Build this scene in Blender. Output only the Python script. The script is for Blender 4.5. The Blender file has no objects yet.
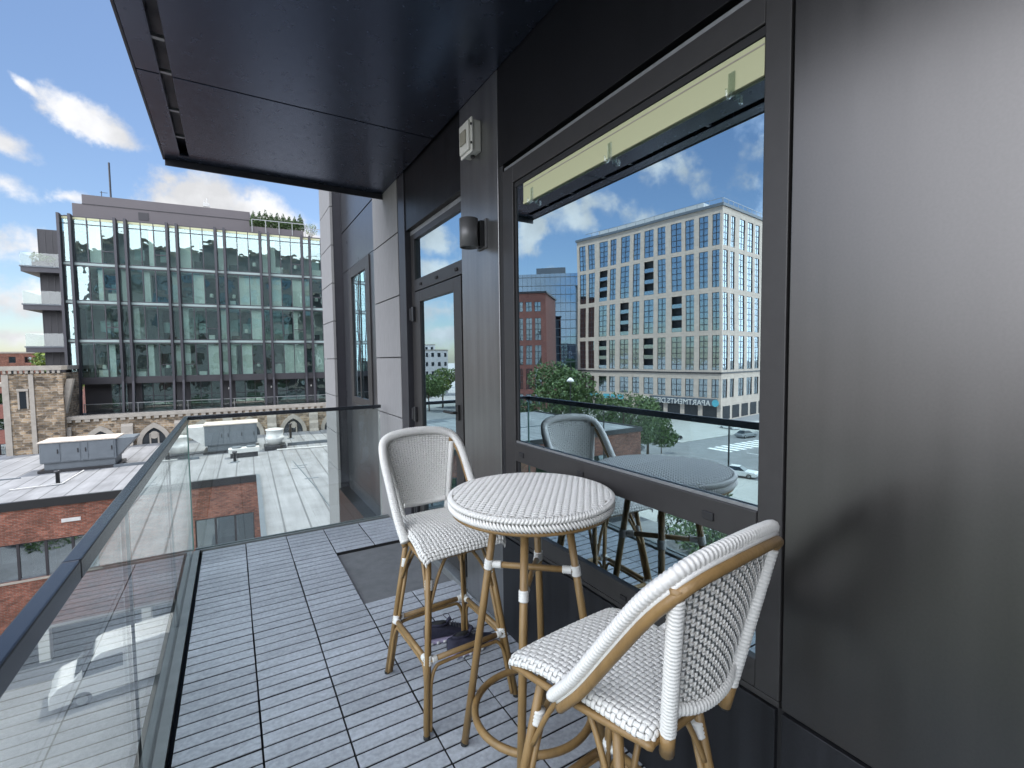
import bpy, math, random
from mathutils import Vector, Matrix
random.seed(7)
C = bpy.context.scene.collection
SC = bpy.context.scene
PI = math.pi
R = math.radians

# ------------------------------------------------------------------ camera
def cam_axes(yaw, pitch, roll):
    sy, cy, sp, cp = math.sin(yaw), math.cos(yaw), math.sin(pitch), math.cos(pitch)
    f = Vector((sy*cp, cy*cp, -sp)); r = Vector((cy, -sy, 0)); d = f.cross(r)
    r2 = r*math.cos(roll) + d*math.sin(roll); d2 = -r*math.sin(roll) + d*math.cos(roll)
    return r2, d2, f
cr, cd, cf = cam_axes(R(30.63), R(3.172), R(.702))
cam = bpy.data.cameras.new('Camera'); co = bpy.data.objects.new('Camera', cam); C.objects.link(co)
cam.sensor_width = 36; cam.lens = 474.17/1024*36; cam.clip_start = .03; cam.clip_end = 5000
m = Matrix.Identity(4)
for i in range(3):
    m[i][0] = cr[i]; m[i][1] = -cd[i]; m[i][2] = -cf[i]
m[2][3] = 1.5
co.matrix_world = m
SC.camera = co

# ------------------------------------------------------------------ light
SUN_AZ, SUN_EL = 60., 65.          # azimuth from +y towards +x
SKY_STRENGTH = .066
SUN_STRENGTH = 2.0
EXPOSURE = 1.35
FILL_BANK = 24.5  # brightness of the unseen cloud added as fill for the balcony
SC.view_settings.view_transform = 'Standard'
SC.view_settings.look = 'None'
SC.view_settings.exposure = EXPOSURE
SC.view_settings.gamma = 1
SC.view_settings.use_curve_mapping = False
SC.cycles.use_denoising = True
SC.cycles.max_bounces = 10
SC.cycles.glossy_bounces = 6
SC.cycles.transparent_max_bounces = 24
SC.cycles.sample_clamp_indirect = 6
SC.cycles.caustics_reflective = False
SC.cycles.caustics_refractive = False

world = bpy.data.worlds.new('World'); SC.world = world; world.use_nodes = True
def build_world():
    nt = world.node_tree; N = nt.nodes; L = nt.links; N.clear()
    out = N.new('ShaderNodeOutputWorld'); bg = N.new('ShaderNodeBackground'); bg.inputs[1].default_value = SKY_STRENGTH
    sky = N.new('ShaderNodeTexSky'); sky.sky_type = 'NISHITA'; sky.sun_disc = False
    sky.sun_elevation = R(SUN_EL); sky.sun_rotation = R(SUN_AZ)
    sky.air_density = 1.0; sky.dust_density = .6; sky.ozone_density = 3.2
    tc = N.new('ShaderNodeTexCoord')
    def math_(op, a, b=None, clamp=False):
        n = N.new('ShaderNodeMath'); n.operation = op; n.use_clamp = clamp
        for i, v in enumerate((a, b)):
            if v is None: continue
            if isinstance(v, (int, float)): n.inputs[i].default_value = v
            else: L.new(v, n.inputs[i])
        return n.outputs[0]
    def vm(op, a, b):
        n = N.new('ShaderNodeVectorMath'); n.operation = op
        for i, v in enumerate((a, b)):
            if isinstance(v, (tuple, list, Vector)): n.inputs[i].default_value = v
            else: L.new(v, n.inputs[i])
        return n
    D0 = tc.outputs['Generated']
    nz = N.new('ShaderNodeTexNoise'); nz.inputs['Scale'].default_value = 9; nz.inputs['Detail'].default_value = 9; nz.inputs['Roughness'].default_value = .62
    L.new(D0, nz.inputs['Vector'])
    nz2 = N.new('ShaderNodeTexNoise'); nz2.inputs['Scale'].default_value = 26; nz2.inputs['Detail'].default_value = 6; nz2.inputs['Roughness'].default_value = .6
    L.new(D0, nz2.inputs['Vector'])
    n1 = math_('SUBTRACT', nz.outputs[0], .5)
    n2 = math_('SUBTRACT', nz2.outputs[0], .5)
    warp = vm('SUBTRACT', nz.outputs['Color'], (.5, .5, .5)).outputs[0]
    warp = vm('MULTIPLY', warp, (.05, .05, .05)).outputs[0]
    D = vm('ADD', D0, warp).outputs[0]
    # cloud bodies: (direction, half width, half height, tilt deg, density)
    clouds = [((-.16, .924, .350), .085, .030, -20, 1.3), ((-.222, .90, .372), .032, .010, -30, .9),
              ((-.262, .918, .305), .055, .027, -25, 1.1), ((-.262, .934, .243), .05, .026, -15, 1.0),
              ((-.20, .95, .243), .038, .020, -10, .95), ((-.075, .95, .300), .06, .025, -20, .9),
              ((-.03, .958, .262), .10, .070, -15, 1.5), ((.07, .963, .24), .12, .055, -18, 1.5), ((.13, .962, .215), .09, .045, -15, 1.3),
              ((-.25, .952, .165), .10, .045, 0, 1.0), ((-.262, .962, .09), .16, .045, 0, 1.0), ((-.27, .963, .04), .2, .02, 0, .8),
              ((-.655, .70, .285), .13, .035, 18, .62), ((-.60, .745, .262), .09, .05, 20, .75), ((-.795, .50, .345), .05, .07, 30, .62),
              ((-.528, .815, .245), .045, .045, 0, .85), ((-.575, .80, .172), .028, .018, 0, .8), ((-.70, .62, .345), .1, .03, 20, .5),
              ((-.36, .903, .236), .06, .035, 10, .95), ((-.373, .912, .175), .07, .035, 0, .95), ((-.37, .924, .10), .12, .035, 0, .85), ((-.40, .92, .05), .2, .02, 0, .8)]
    acc = None
    for c, sa, sb, tilt, dens in clouds:
        c = Vector(c).normalized(); right = c.cross(Vector((0, 0, 1))).normalized(); up = right.cross(c)
        t = R(tilt); a = right*math.cos(t) + up*math.sin(t); b = -right*math.sin(t) + up*math.cos(t)
        rel = vm('SUBTRACT', D, tuple(c)).outputs[0]
        qa = vm('DOT_PRODUCT', rel, tuple(a/sa)).outputs['Value']
        qb = vm('DOT_PRODUCT', rel, tuple(b/sb)).outputs['Value']
        qc = vm('DOT_PRODUCT', rel, tuple(c*4)).outputs['Value']
        q = math_('SQRT', math_('ADD', math_('ADD', math_('MULTIPLY', qa, qa), math_('MULTIPLY', qb, qb)), math_('MULTIPLY', qc, qc)))
        v = math_('MULTIPLY', math_('SUBTRACT', 1.0, q), dens)
        acc = v if acc is None else math_('MAXIMUM', acc, v)
    acc = math_('MAXIMUM', acc, -1.0)
    # scattered fair-weather cloud elsewhere in the sky
    nb = N.new('ShaderNodeTexNoise'); nb.inputs['Scale'].default_value = 3.2; nb.inputs['Detail'].default_value = 4
    L.new(D0, nb.inputs['Vector'])
    sep = N.new('ShaderNodeSeparateXYZ'); L.new(D0, sep.inputs[0])
    back = math_('MULTIPLY', math_('SUBTRACT', .28, sep.outputs['Y'], True), 1.6, True)
    gen = math_('MULTIPLY', math_('SUBTRACT', math_('MULTIPLY', nb.outputs[0], 3.0), 1.35), back)
    gen = math_('SUBTRACT', gen, math_('SUBTRACT', 1, back))
    acc = math_('MAXIMUM', acc, gen)
    m_ = math_('ADD', acc, math_('ADD', math_('MULTIPLY', n1, 2.5), math_('MULTIPLY', n2, 1.0)))
    mr = N.new('ShaderNodeMapRange'); mr.inputs[1].default_value = .02; mr.inputs[2].default_value = .78; mr.interpolation_type = 'SMOOTHSTEP'
    L.new(m_, mr.inputs[0])
    # cloud brightness: thick parts slightly grey, edges and tops white
    sh = N.new('ShaderNodeMapRange'); sh.inputs[1].default_value = -.15; sh.inputs[2].default_value = .15; sh.inputs[3].default_value = 4.5; sh.inputs[4].default_value = 6.3
    nz3 = N.new('ShaderNodeTexNoise'); nz3.inputs['Scale'].default_value = 14; nz3.inputs['Detail'].default_value = 5
    L.new(vm('ADD', D0, (.0, .0, .02)).outputs[0], nz3.inputs['Vector'])
    L.new(math_('SUBTRACT', nz3.outputs[0], .5), sh.inputs[0])
    cc = N.new('ShaderNodeCombineXYZ')
    L.new(sh.outputs[0], cc.inputs[0]); L.new(math_('MULTIPLY', sh.outputs[0], 1.01), cc.inputs[1]); L.new(math_('MULTIPLY', sh.outputs[0], 1.04), cc.inputs[2])
    mix = N.new('ShaderNodeMix'); mix.data_type = 'RGBA'
    L.new(mr.outputs[0], mix.inputs['Factor']); L.new(sky.outputs[0], mix.inputs[6]); L.new(cc.outputs[0], mix.inputs[7])
    # a broad bank of cloud behind the viewer, added to light the shaded balcony
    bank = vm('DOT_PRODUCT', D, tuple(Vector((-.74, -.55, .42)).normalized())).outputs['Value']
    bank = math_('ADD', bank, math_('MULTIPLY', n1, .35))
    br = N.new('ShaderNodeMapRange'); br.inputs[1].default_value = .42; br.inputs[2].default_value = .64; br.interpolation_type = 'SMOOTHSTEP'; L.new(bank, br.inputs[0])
    bl = N.new('ShaderNodeMix'); bl.data_type = 'RGBA'; L.new(br.outputs[0], bl.inputs['Factor']); L.new(mix.outputs[2], bl.inputs[6]); bl.inputs[7].default_value = (FILL_BANK*.95, FILL_BANK*.985, FILL_BANK*1.06, 1)
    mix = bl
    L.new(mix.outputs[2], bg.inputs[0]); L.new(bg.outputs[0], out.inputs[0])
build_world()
sl = bpy.data.lights.new('Sun', 'SUN'); sl.energy = SUN_STRENGTH; sl.angle = R(.5); sl.color = (1, .955, .89)
so = bpy.data.objects.new('Sun', sl); C.objects.link(so)
sd = Vector((math.sin(R(SUN_AZ))*math.cos(R(SUN_EL)), math.cos(R(SUN_AZ))*math.cos(R(SUN_EL)), math.sin(R(SUN_EL))))
so.rotation_euler = sd.to_track_quat('Z', 'Y').to_euler(); so.location = (0, 0, 60)

# ------------------------------------------------------------------ materials
def newmat(name):
    m = bpy.data.materials.new(name); m.use_nodes = True
    return m, m.node_tree.nodes, m.node_tree.links
def plain(name, col, rough=.6, metal=0., var=.0, scale=8., bump=0., bscale=60., coat=0., stretch=None, rvar=0., spec=.5):
    m, N, L = newmat(name); b = N['Principled BSDF']
    b.inputs['Base Color'].default_value = (*col, 1); b.inputs['Roughness'].default_value = rough; b.inputs['Metallic'].default_value = metal
    b.inputs['Coat Weight'].default_value = coat; b.inputs['Specular IOR Level'].default_value = spec
    tc = N.new('ShaderNodeTexCoord'); mp = N.new('ShaderNodeMapping'); L.new(tc.outputs['Object'], mp.inputs[0])
    if stretch: mp.inputs['Scale'].default_value = stretch
    if var or rvar:
        n = N.new('ShaderNodeTexNoise'); n.inputs['Scale'].default_value = scale; n.inputs['Detail'].default_value = 7; n.inputs['Roughness'].default_value = .6
        L.new(mp.outputs[0], n.inputs['Vector'])
        if var:
            r = N.new('ShaderNodeMapRange'); r.inputs[1].default_value = .25; r.inputs[2].default_value = .75; r.inputs[3].default_value = 1-var; r.inputs[4].default_value = 1+var
            L.new(n.outputs[0], r.inputs[0])
            x = N.new('ShaderNodeVectorMath'); x.operation = 'SCALE'; x.inputs[0].default_value = col; L.new(r.outputs[0], x.inputs['Scale'])
            L.new(x.outputs[0], b.inputs['Base Color'])
        if rvar:
            r2 = N.new('ShaderNodeMapRange'); r2.inputs[1].default_value = .3; r2.inputs[2].default_value = .7; r2.inputs[3].default_value = rough-rvar; r2.inputs[4].default_value = rough+rvar
            L.new(n.outputs[0], r2.inputs[0]); L.new(r2.outputs[0], b.inputs['Roughness'])
    if bump:
        n = N.new('ShaderNodeTexNoise'); n.inputs['Scale'].default_value = bscale; n.inputs['Detail'].default_value = 4
        L.new(mp.outputs[0], n.inputs['Vector'])
        bp = N.new('ShaderNodeBump'); bp.inputs['Strength'].default_value = bump; bp.inputs['Distance'].default_value = .01
        L.new(n.outputs[0], bp.inputs['Height']); L.new(bp.outputs[0], b.inputs['Normal'])
    return m
def glass(name, base, power_gain, tint=(1, 1, 1), gloss=(1, 1, 1), rough=0., power=4.2, wav=0):
    """thin pane: reflection rises towards grazing angles, the rest is see-through"""
    m, N, L = newmat(name); N.remove(N['Principled BSDF']); out = N['Material Output']
    lw = N.new('ShaderNodeLayerWeight'); lw.inputs[0].default_value = .5
    p = N.new('ShaderNodeMath'); p.operation = 'POWER'; L.new(lw.outputs['Facing'], p.inputs[0]); p.inputs[1].default_value = power
    a = N.new('ShaderNodeMath'); a.operation = 'MULTIPLY_ADD'; L.new(p.outputs[0], a.inputs[0]); a.inputs[1].default_value = power_gain; a.inputs[2].default_value = base
    g = N.new('ShaderNodeBsdfGlossy'); g.inputs['Roughness'].default_value = rough; g.inputs['Color'].default_value = (*gloss, 1)
    if wav:
        tc = N.new('ShaderNodeTexCoord'); nz = N.new('ShaderNodeTexNoise'); nz.inputs['Scale'].default_value = .75; nz.inputs['Detail'].default_value = 2; L.new(tc.outputs['Object'], nz.inputs['Vector'])
        bp = N.new('ShaderNodeBump'); bp.inputs['Strength'].default_value = wav; bp.inputs['Distance'].default_value = .1; L.new(nz.outputs[0], bp.inputs['Height']); L.new(bp.outputs[0], g.inputs['Normal'])
    t = N.new('ShaderNodeBsdfTransparent'); t.inputs[0].default_value = (*tint, 1)
    mx = N.new('ShaderNodeMixShader'); L.new(a.outputs[0], mx.inputs[0]); L.new(t.outputs[0], mx.inputs[1]); L.new(g.outputs[0], mx.inputs[2])
    L.new(mx.outputs[0], out.inputs[0])
    return m
def brick(name, c1, c2, mortar, bw=.22, rh=.075, msize=.012, rough=.85, mix_noise=.5, dark=.25, offs=.5):
    m, N, L = newmat(name); b = N['Principled BSDF']; b.inputs['Roughness'].default_value = rough
    tc = N.new('ShaderNodeTexCoord'); sp = N.new('ShaderNodeSeparateXYZ'); L.new(tc.outputs['Object'], sp.inputs[0])
    ad = N.new('ShaderNodeMath'); ad.operation = 'ADD'; L.new(sp.outputs[0], ad.inputs[0]); L.new(sp.outputs[1], ad.inputs[1])
    cb = N.new('ShaderNodeCombineXYZ'); L.new(ad.outputs[0], cb.inputs[0]); L.new(sp.outputs[2], cb.inputs[1])
    bt = N.new('ShaderNodeTexBrick'); L.new(cb.outputs[0], bt.inputs['Vector'])
    bt.inputs['Color1'].default_value = (*c1, 1); bt.inputs['Color2'].default_value = (*c2, 1); bt.inputs['Mortar'].default_value = (*mortar, 1)
    bt.inputs['Scale'].default_value = 1; bt.inputs['Mortar Size'].default_value = msize; bt.inputs['Brick Width'].default_value = bw; bt.inputs['Row Height'].default_value = rh
    bt.inputs['Bias'].default_value = 0; bt.offset = offs
    n = N.new('ShaderNodeTexNoise'); n.inputs['Scale'].default_value = .9; n.inputs['Detail'].default_value = 8; L.new(tc.outputs['Object'], n.inputs['Vector'])
    n2 = N.new('ShaderNodeTexVoronoi'); n2.inputs['Scale'].default_value = 1/bw*1.1; n2.inputs['Randomness'].default_value = 1
    mp = N.new('ShaderNodeMapping'); mp.inputs['Scale'].default_value = (1, bw/rh*.8, 1); L.new(cb.outputs[0], mp.inputs[0]); L.new(mp.outputs[0], n2.inputs['Vector'])
    r = N.new('ShaderNodeMapRange'); r.inputs[1].default_value = .25; r.inputs[2].default_value = .75; r.inputs[3].default_value = 1-mix_noise; r.inputs[4].default_value = 1+mix_noise*.7
    L.new(n.outputs[0], r.inputs[0])
    sc = N.new('ShaderNodeVectorMath'); sc.operation = 'SCALE'; L.new(bt.outputs[0], sc.inputs[0]); L.new(r.outputs[0], sc.inputs['Scale'])
    hs = N.new('ShaderNodeSeparateColor'); L.new(n2.outputs['Color'], hs.inputs[0])
    r3 = N.new('ShaderNodeMapRange'); r3.inputs[1].default_value = 0; r3.inputs[2].default_value = 1; r3.inputs[3].default_value = 1-dark; r3.inputs[4].default_value = 1+dark*.8
    L.new(hs.outputs[0], r3.inputs[0])
    s2 = N.new('ShaderNodeVectorMath'); s2.operation = 'SCALE'; L.new(sc.outputs[0], s2.inputs[0]); L.new(r3.outputs[0], s2.inputs['Scale'])
    L.new(s2.outputs[0], b.inputs['Base Color'])
    bp = N.new('ShaderNodeBump'); bp.inputs['Strength'].default_value = .35; bp.inputs['Distance'].default_value = .01; bp.invert = True
    L.new(bt.outputs['Fac'], bp.inputs['Height']); L.new(bp.outputs[0], b.inputs['Normal'])
    return m
M = {}
def satin(name, col, rough, metal, spec=.5, streak=.06, mott=.07, micro=.1, bmp=.06):
    """coated sheet metal: faint rain streaks, patchy gloss, orange-peel"""
    m, N, L = newmat(name); b = N['Principled BSDF']; b.inputs['Metallic'].default_value = metal; b.inputs['Specular IOR Level'].default_value = spec
    tc = N.new('ShaderNodeTexCoord'); mp = N.new('ShaderNodeMapping'); mp.inputs['Scale'].default_value = (9, 9, .35); L.new(tc.outputs['Object'], mp.inputs[0])
    n = N.new('ShaderNodeTexNoise'); n.inputs['Scale'].default_value = 2.2; n.inputs['Detail'].default_value = 6; L.new(mp.outputs[0], n.inputs['Vector'])
    n2 = N.new('ShaderNodeTexNoise'); n2.inputs['Scale'].default_value = 2.6; n2.inputs['Detail'].default_value = 9; n2.inputs['Roughness'].default_value = .7; L.new(tc.outputs['Object'], n2.inputs['Vector'])
    n3 = N.new('ShaderNodeTexNoise'); n3.inputs['Scale'].default_value = 170; n3.inputs['Detail'].default_value = 3; L.new(tc.outputs['Object'], n3.inputs['Vector'])
    def mr(src, lo, hi):
        r = N.new('ShaderNodeMapRange'); r.inputs[1].default_value = .3; r.inputs[2].default_value = .7; r.inputs[3].default_value = lo; r.inputs[4].default_value = hi; L.new(src, r.inputs[0]); return r.outputs[0]
    mu = N.new('ShaderNodeMath'); mu.operation = 'MULTIPLY'; L.new(mr(n.outputs[0], 1-streak, 1+streak), mu.inputs[0]); L.new(mr(n2.outputs[0], 1-mott, 1+mott), mu.inputs[1])
    mu2 = N.new('ShaderNodeMath'); mu2.operation = 'MULTIPLY'; L.new(mu.outputs[0], mu2.inputs[0]); L.new(mr(n3.outputs[0], 1-micro, 1+micro), mu2.inputs[1])
    sc = N.new('ShaderNodeVectorMath'); sc.operation = 'SCALE'; sc.inputs[0].default_value = col; L.new(mu2.outputs[0], sc.inputs['Scale']); L.new(sc.outputs[0], b.inputs['Base Color'])
    ad = N.new('ShaderNodeMath'); ad.operation = 'ADD'; L.new(mr(n2.outputs[0], rough-.4*mott, rough+.4*mott), ad.inputs[0]); L.new(mr(n.outputs[0], -.02, .03), ad.inputs[1]); L.new(ad.outputs[0], b.inputs['Roughness'])
    bp = N.new('ShaderNodeBump'); bp.inputs['Strength'].default_value = bmp; bp.inputs['Distance'].default_value = .002; L.new(n3.outputs[0], bp.inputs['Height']); L.new(bp.outputs[0], b.inputs['Normal'])
    return m
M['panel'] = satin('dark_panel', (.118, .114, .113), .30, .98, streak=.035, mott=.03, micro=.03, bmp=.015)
M['pilaster'] = satin('grey_pilaster', (.31, .31, .312), .32, .92, streak=.1, bmp=.03)
M['soffit'] = satin('soffit_metal', (.066, .084, .130), .25, .8, streak=.02, mott=.01, micro=.015, bmp=0)
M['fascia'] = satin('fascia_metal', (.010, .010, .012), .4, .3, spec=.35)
M['plinth'] = satin('plinth_metal', (.018, .019, .023), .45, .4, streak=.35)
M['frame'] = plain('window_frame', (.045, .0435, .0445), .42, .3, .08, 20, .03, 200)
M['black'] = plain('black_gap', (.012, .012, .014), .7)
M['alu'] = plain('bare_aluminium', (.30, .31, .32), .5, .8, .15, 30)
M['shoe'] = plain('anodised_shoe', (.20, .215, .22), .5, .2, .15, 12)
M['rail'] = plain('rail_metal', (.06, .066, .078), .26, .75, .04, 15)
M['fibre'] = plain('fibre_cement', (.24, .238, .242), .75, 0, .09, 30, .05, 250, stretch=(1, 1, .25))
M['blue_panel'] = satin('blue_grey_panel', (.13, .135, .15), .30, .8)
M['win'] = glass('window_glass', .70, .28, (.97, .98, .97), (.72, .90, 1.0), wav=.02)
M['win_clear'] = glass('window_glass_inner', .03, .6, (.95, .97, .96))
M['guard'] = glass('guard_glass', .05, .72, (.94, .98, .965), power=3.3)
M['edge'] = plain('glass_edge', (.16, .28, .26), .2)
def tile_mat():
    m = plain('slate_tile', (.345, .368, .415), .6, 0, .16, 9, .25, 90, stretch=(1, 2.2, 1)); N = m.node_tree.nodes; L = m.node_tree.links
    b = N['Principled BSDF']; src = b.inputs['Base Color'].links[0].from_socket
    oi = N.new('ShaderNodeObjectInfo'); r = N.new('ShaderNodeMapRange'); r.inputs[3].default_value = .9; r.inputs[4].default_value = 1.1; L.new(oi.outputs['Random'], r.inputs[0])
    tc = N.new('ShaderNodeTexCoord'); n = N.new('ShaderNodeTexNoise'); n.inputs['Scale'].default_value = 55; n.inputs['Detail'].default_value = 6
    g = N.new('ShaderNodeNewGeometry'); L.new(g.outputs['Position'], n.inputs['Vector'])
    r2 = N.new('ShaderNodeMapRange'); r2.inputs[1].default_value = .3; r2.inputs[2].default_value = .7; r2.inputs[3].default_value = .82; r2.inputs[4].default_value = 1.18; L.new(n.outputs[0], r2.inputs[0])
    n4 = N.new('ShaderNodeTexNoise'); n4.inputs['Scale'].default_value = 2.3; n4.inputs['Detail'].default_value = 8; n4.inputs['Roughness'].default_value = .7; L.new(g.outputs['Position'], n4.inputs['Vector'])
    r4 = N.new('ShaderNodeMapRange'); r4.inputs[1].default_value = .3; r4.inputs[2].default_value = .7; r4.inputs[3].default_value = .84; r4.inputs[4].default_value = 1.1; L.new(n4.outputs[0], r4.inputs[0])
    m4 = N.new('ShaderNodeMath'); m4.operation = 'MULTIPLY'; L.new(r4.outputs[0], m4.inputs[0]); L.new(r2.outputs[0], m4.inputs[1]); r2 = m4
    mu = N.new('ShaderNodeMath'); mu.operation = 'MULTIPLY'; L.new(r.outputs[0], mu.inputs[0]); L.new(r2.outputs[0], mu.inputs[1])
    sc = N.new('ShaderNodeVectorMath'); sc.operation = 'SCALE'; L.new(src, sc.inputs[0]); L.new(mu.outputs[0], sc.inputs['Scale']); L.new(sc.outputs[0], b.inputs['Base Color'])
    return m
M['tile'] = tile_mat()
M['pad'] = plain('landing_pad', (.14, .145, .155), .8, 0, .18, 14, .3, 180)
M['wicker'] = plain('white_wicker', (.71, .705, .69), .42, 0, .05, 60)
M['wicker_back'] = plain('weave_backing', (.56, .53, .49), .8)
M['bamboo'] = plain('bamboo_look', (.235, .145, .058), .42, 0, .22, 26, .15, 120, stretch=(1, 1, .35))
M['strap'] = plain('white_strap', (.66, .66, .65), .45, 0, .05, 80)
M['rubber'] = plain('black_rubber', (.015, .015, .015), .7)
M['red_brick'] = brick('red_brick', (.245, .078, .046), (.19, .060, .037), (.19, .14, .115), .22, .075, .011, mix_noise=.35, dark=.38)
M['maroon_brick'] = brick('maroon_brick', (.22, .085, .065), (.19, .072, .058), (.2, .12, .1), .5, .2, .012, mix_noise=.15, dark=.12)
M['stone'] = brick('rubble_stone', (.31, .225, .14), (.20, .15, .105), (.30, .26, .21), .40, .185, .026, mix_noise=.55, dark=.55, offs=.37)
M['lime'] = plain('dressed_stone', (.34, .31, .27), .85, 0, .18, 3)
M['precast'] = plain('pale_precast', (.46, .43, .39), .8, 0, .07, 1.2)
M['precast2'] = brick('pale_cladding', (.60, .50, .41), (.58, .48, .395), (.46, .39, .33), 1.6, .8, .03, mix_noise=.08, dark=.05)
M['pane'] = glass('facade_glass', .38, .5, (.45, .5, .52), (.8, .93, 1.0), wav=.12)
M['pane_teal'] = glass('teal_facade_glass', .17, .6, (.84, .93, .91), (.80, .97, .97), wav=.10)
M['dark_in'] = plain('dark_interior', (.05, .055, .06), .8, 0, .3, 1.5)
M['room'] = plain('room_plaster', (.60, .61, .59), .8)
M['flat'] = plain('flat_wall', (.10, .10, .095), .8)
M['charcoal'] = plain('charcoal_cladding', (.038, .037, .043), .5, .2, .1, 2)
M['fin'] = plain('fin_metal', (.055, .055, .065), .4, .4, .1, 3)
M['mauve'] = plain('penthouse_cladding', (.115, .104, .112), .6, .2, .06, .6)
M['spandrel'] = plain('spandrel_glass', (.30, .38, .375), .25, 0, .12, .8)
M['curtain'] = plain('white_curtain', (.72, .72, .68), .8, 0, .12, 14, stretch=(1, 1, .05))
M['white'] = plain('white_paint', (.72, .71, .67), .5, 0, .06, 10)
M['cream'] = plain('cream_blind', (.52, .53, .33), .6)
M['green'] = plain('leaf_green', (.075, .13, .035), .6, 0, .45, .9)
M['green2'] = plain('leaf_dark_green', (.05, .095, .03), .6, 0, .45, 1.2)
M['lime_leaf'] = plain('leaf_yellow_green', (.16, .22, .04), .6, 0, .35, 2)
M['bark'] = plain('bark', (.09, .065, .045), .9, 0, .3, 6)
M['asphalt'] = plain('asphalt', (.17, .17, .175), .9, 0, .2, .4, .1, 30)
M['concrete'] = plain('concrete', (.34, .335, .32), .85, 0, .12, .7)
M['paint'] = plain('road_paint', (.75, .75, .73), .7)
M['hvac'] = plain('galvanised_grey', (.13, .15, .17), .55, .2, .12, 2)
M['hvac_light'] = plain('weathered_white', (.56, .56, .55), .6, 0, .15, 2)
M['rusty'] = plain('rusty_top', (.52, .46, .40), .7, 0, .2, 1.3)
M['navy_fabric'] = plain('navy_knit', (.022, .022, .045), .8, 0, .3, 60, .3, 300)
M['grey_fabric'] = plain('grey_knit', (.07, .07, .085), .8, 0, .3, 60, .3, 300)
M['sole'] = plain('lilac_sole', (.33, .29, .43), .6)
M['sole_w'] = plain('white_sole', (.66, .66, .68), .6)
M['clear'] = glass('clear_plastic', .12, .6, (.9, .94, .92))
M['lens'] = plain('strobe_lens', (.36, .34, .28), .25)
M['sconce'] = plain('sconce_metal', (.15, .15, .155), .45, .4, .06, 30)
M['teal_sign'] = plain('teal_letters', (.10, .42, .50), .5)
M['car_black'] = plain('black_car_paint', (.015, .016, .018), .25, .2, coat=.6)
M['car_white'] = plain('white_car_paint', (.68, .68, .68), .3, coat=.6)
M['car_grey'] = plain('grey_car_paint', (.22, .23, .24), .3, .4, coat=.6)
M['car_red'] = plain('red_car_paint', (.32, .03, .03), .3, .1, coat=.6)
M['car_glass'] = plain('car_glass', (.02, .025, .03), .08)
M['steel'] = plain('dark_steel', (.06, .06, .065), .35, .7)
def roof_mat():
    m, N, L = newmat('roof_membrane'); b = N['Principled BSDF']; b.inputs['Roughness'].default_value = .75
    tc = N.new('ShaderNodeTexCoord'); sp = N.new('ShaderNodeSeparateXYZ'); L.new(tc.outputs['Object'], sp.inputs[0])
    n = N.new('ShaderNodeTexNoise'); n.inputs['Scale'].default_value = .55; n.inputs['Detail'].default_value = 9; n.inputs['Roughness'].default_value = .65
    mp = N.new('ShaderNodeMapping'); mp.inputs['Scale'].default_value = (3.2, .28, 1); L.new(tc.outputs['Object'], mp.inputs[0]); L.new(mp.outputs[0], n.inputs['Vector'])
    # lap seams every 0.9 m, broken up by wear
    fr = N.new('ShaderNodeMath'); fr.operation = 'PINGPONG'; fr.inputs[1].default_value = .45; L.new(sp.outputs[0], fr.inputs[0])
    lt = N.new('ShaderNodeMath'); lt.operation = 'LESS_THAN'; lt.inputs[1].default_value = .035; L.new(fr.outputs[0], lt.inputs[0])
    ml = N.new('ShaderNodeMath'); ml.operation = 'MULTIPLY'; L.new(lt.outputs[0], ml.inputs[0]); L.new(n.outputs[0], ml.inputs[1])
    n5 = N.new('ShaderNodeTexNoise'); n5.inputs['Scale'].default_value = .8; n5.inputs['Detail'].default_value = 5; L.new(tc.outputs['Object'], n5.inputs['Vector'])
    r = N.new('ShaderNodeMapRange'); r.inputs[1].default_value = .25; r.inputs[2].default_value = .75; r.inputs[3].default_value = .15; r.inputs[4].default_value = .29; L.new(n.outputs[0], r.inputs[0])
    a = N.new('ShaderNodeMath'); a.operation = 'MULTIPLY_ADD'; a.inputs[1].default_value = -.22; L.new(ml.outputs[0], a.inputs[0]); L.new(r.outputs[0], a.inputs[2])
    r5 = N.new('ShaderNodeMapRange'); r5.inputs[1].default_value = .3; r5.inputs[2].default_value = .7; r5.inputs[3].default_value = .82; r5.inputs[4].default_value = 1.1; L.new(n5.outputs[0], r5.inputs[0])
    mu = N.new('ShaderNodeMath'); mu.operation = 'MULTIPLY'; L.new(a.outputs[0], mu.inputs[0]); L.new(r5.outputs[0], mu.inputs[1])
    sc = N.new('ShaderNodeVectorMath'); sc.operation = 'SCALE'; sc.inputs[0].default_value = (.97, 1, 1.05); L.new(mu.outputs[0], sc.inputs['Scale']); L.new(sc.outputs[0], b.inputs['Base Color'])
    return m
M['roof'] = roof_mat()

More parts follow.
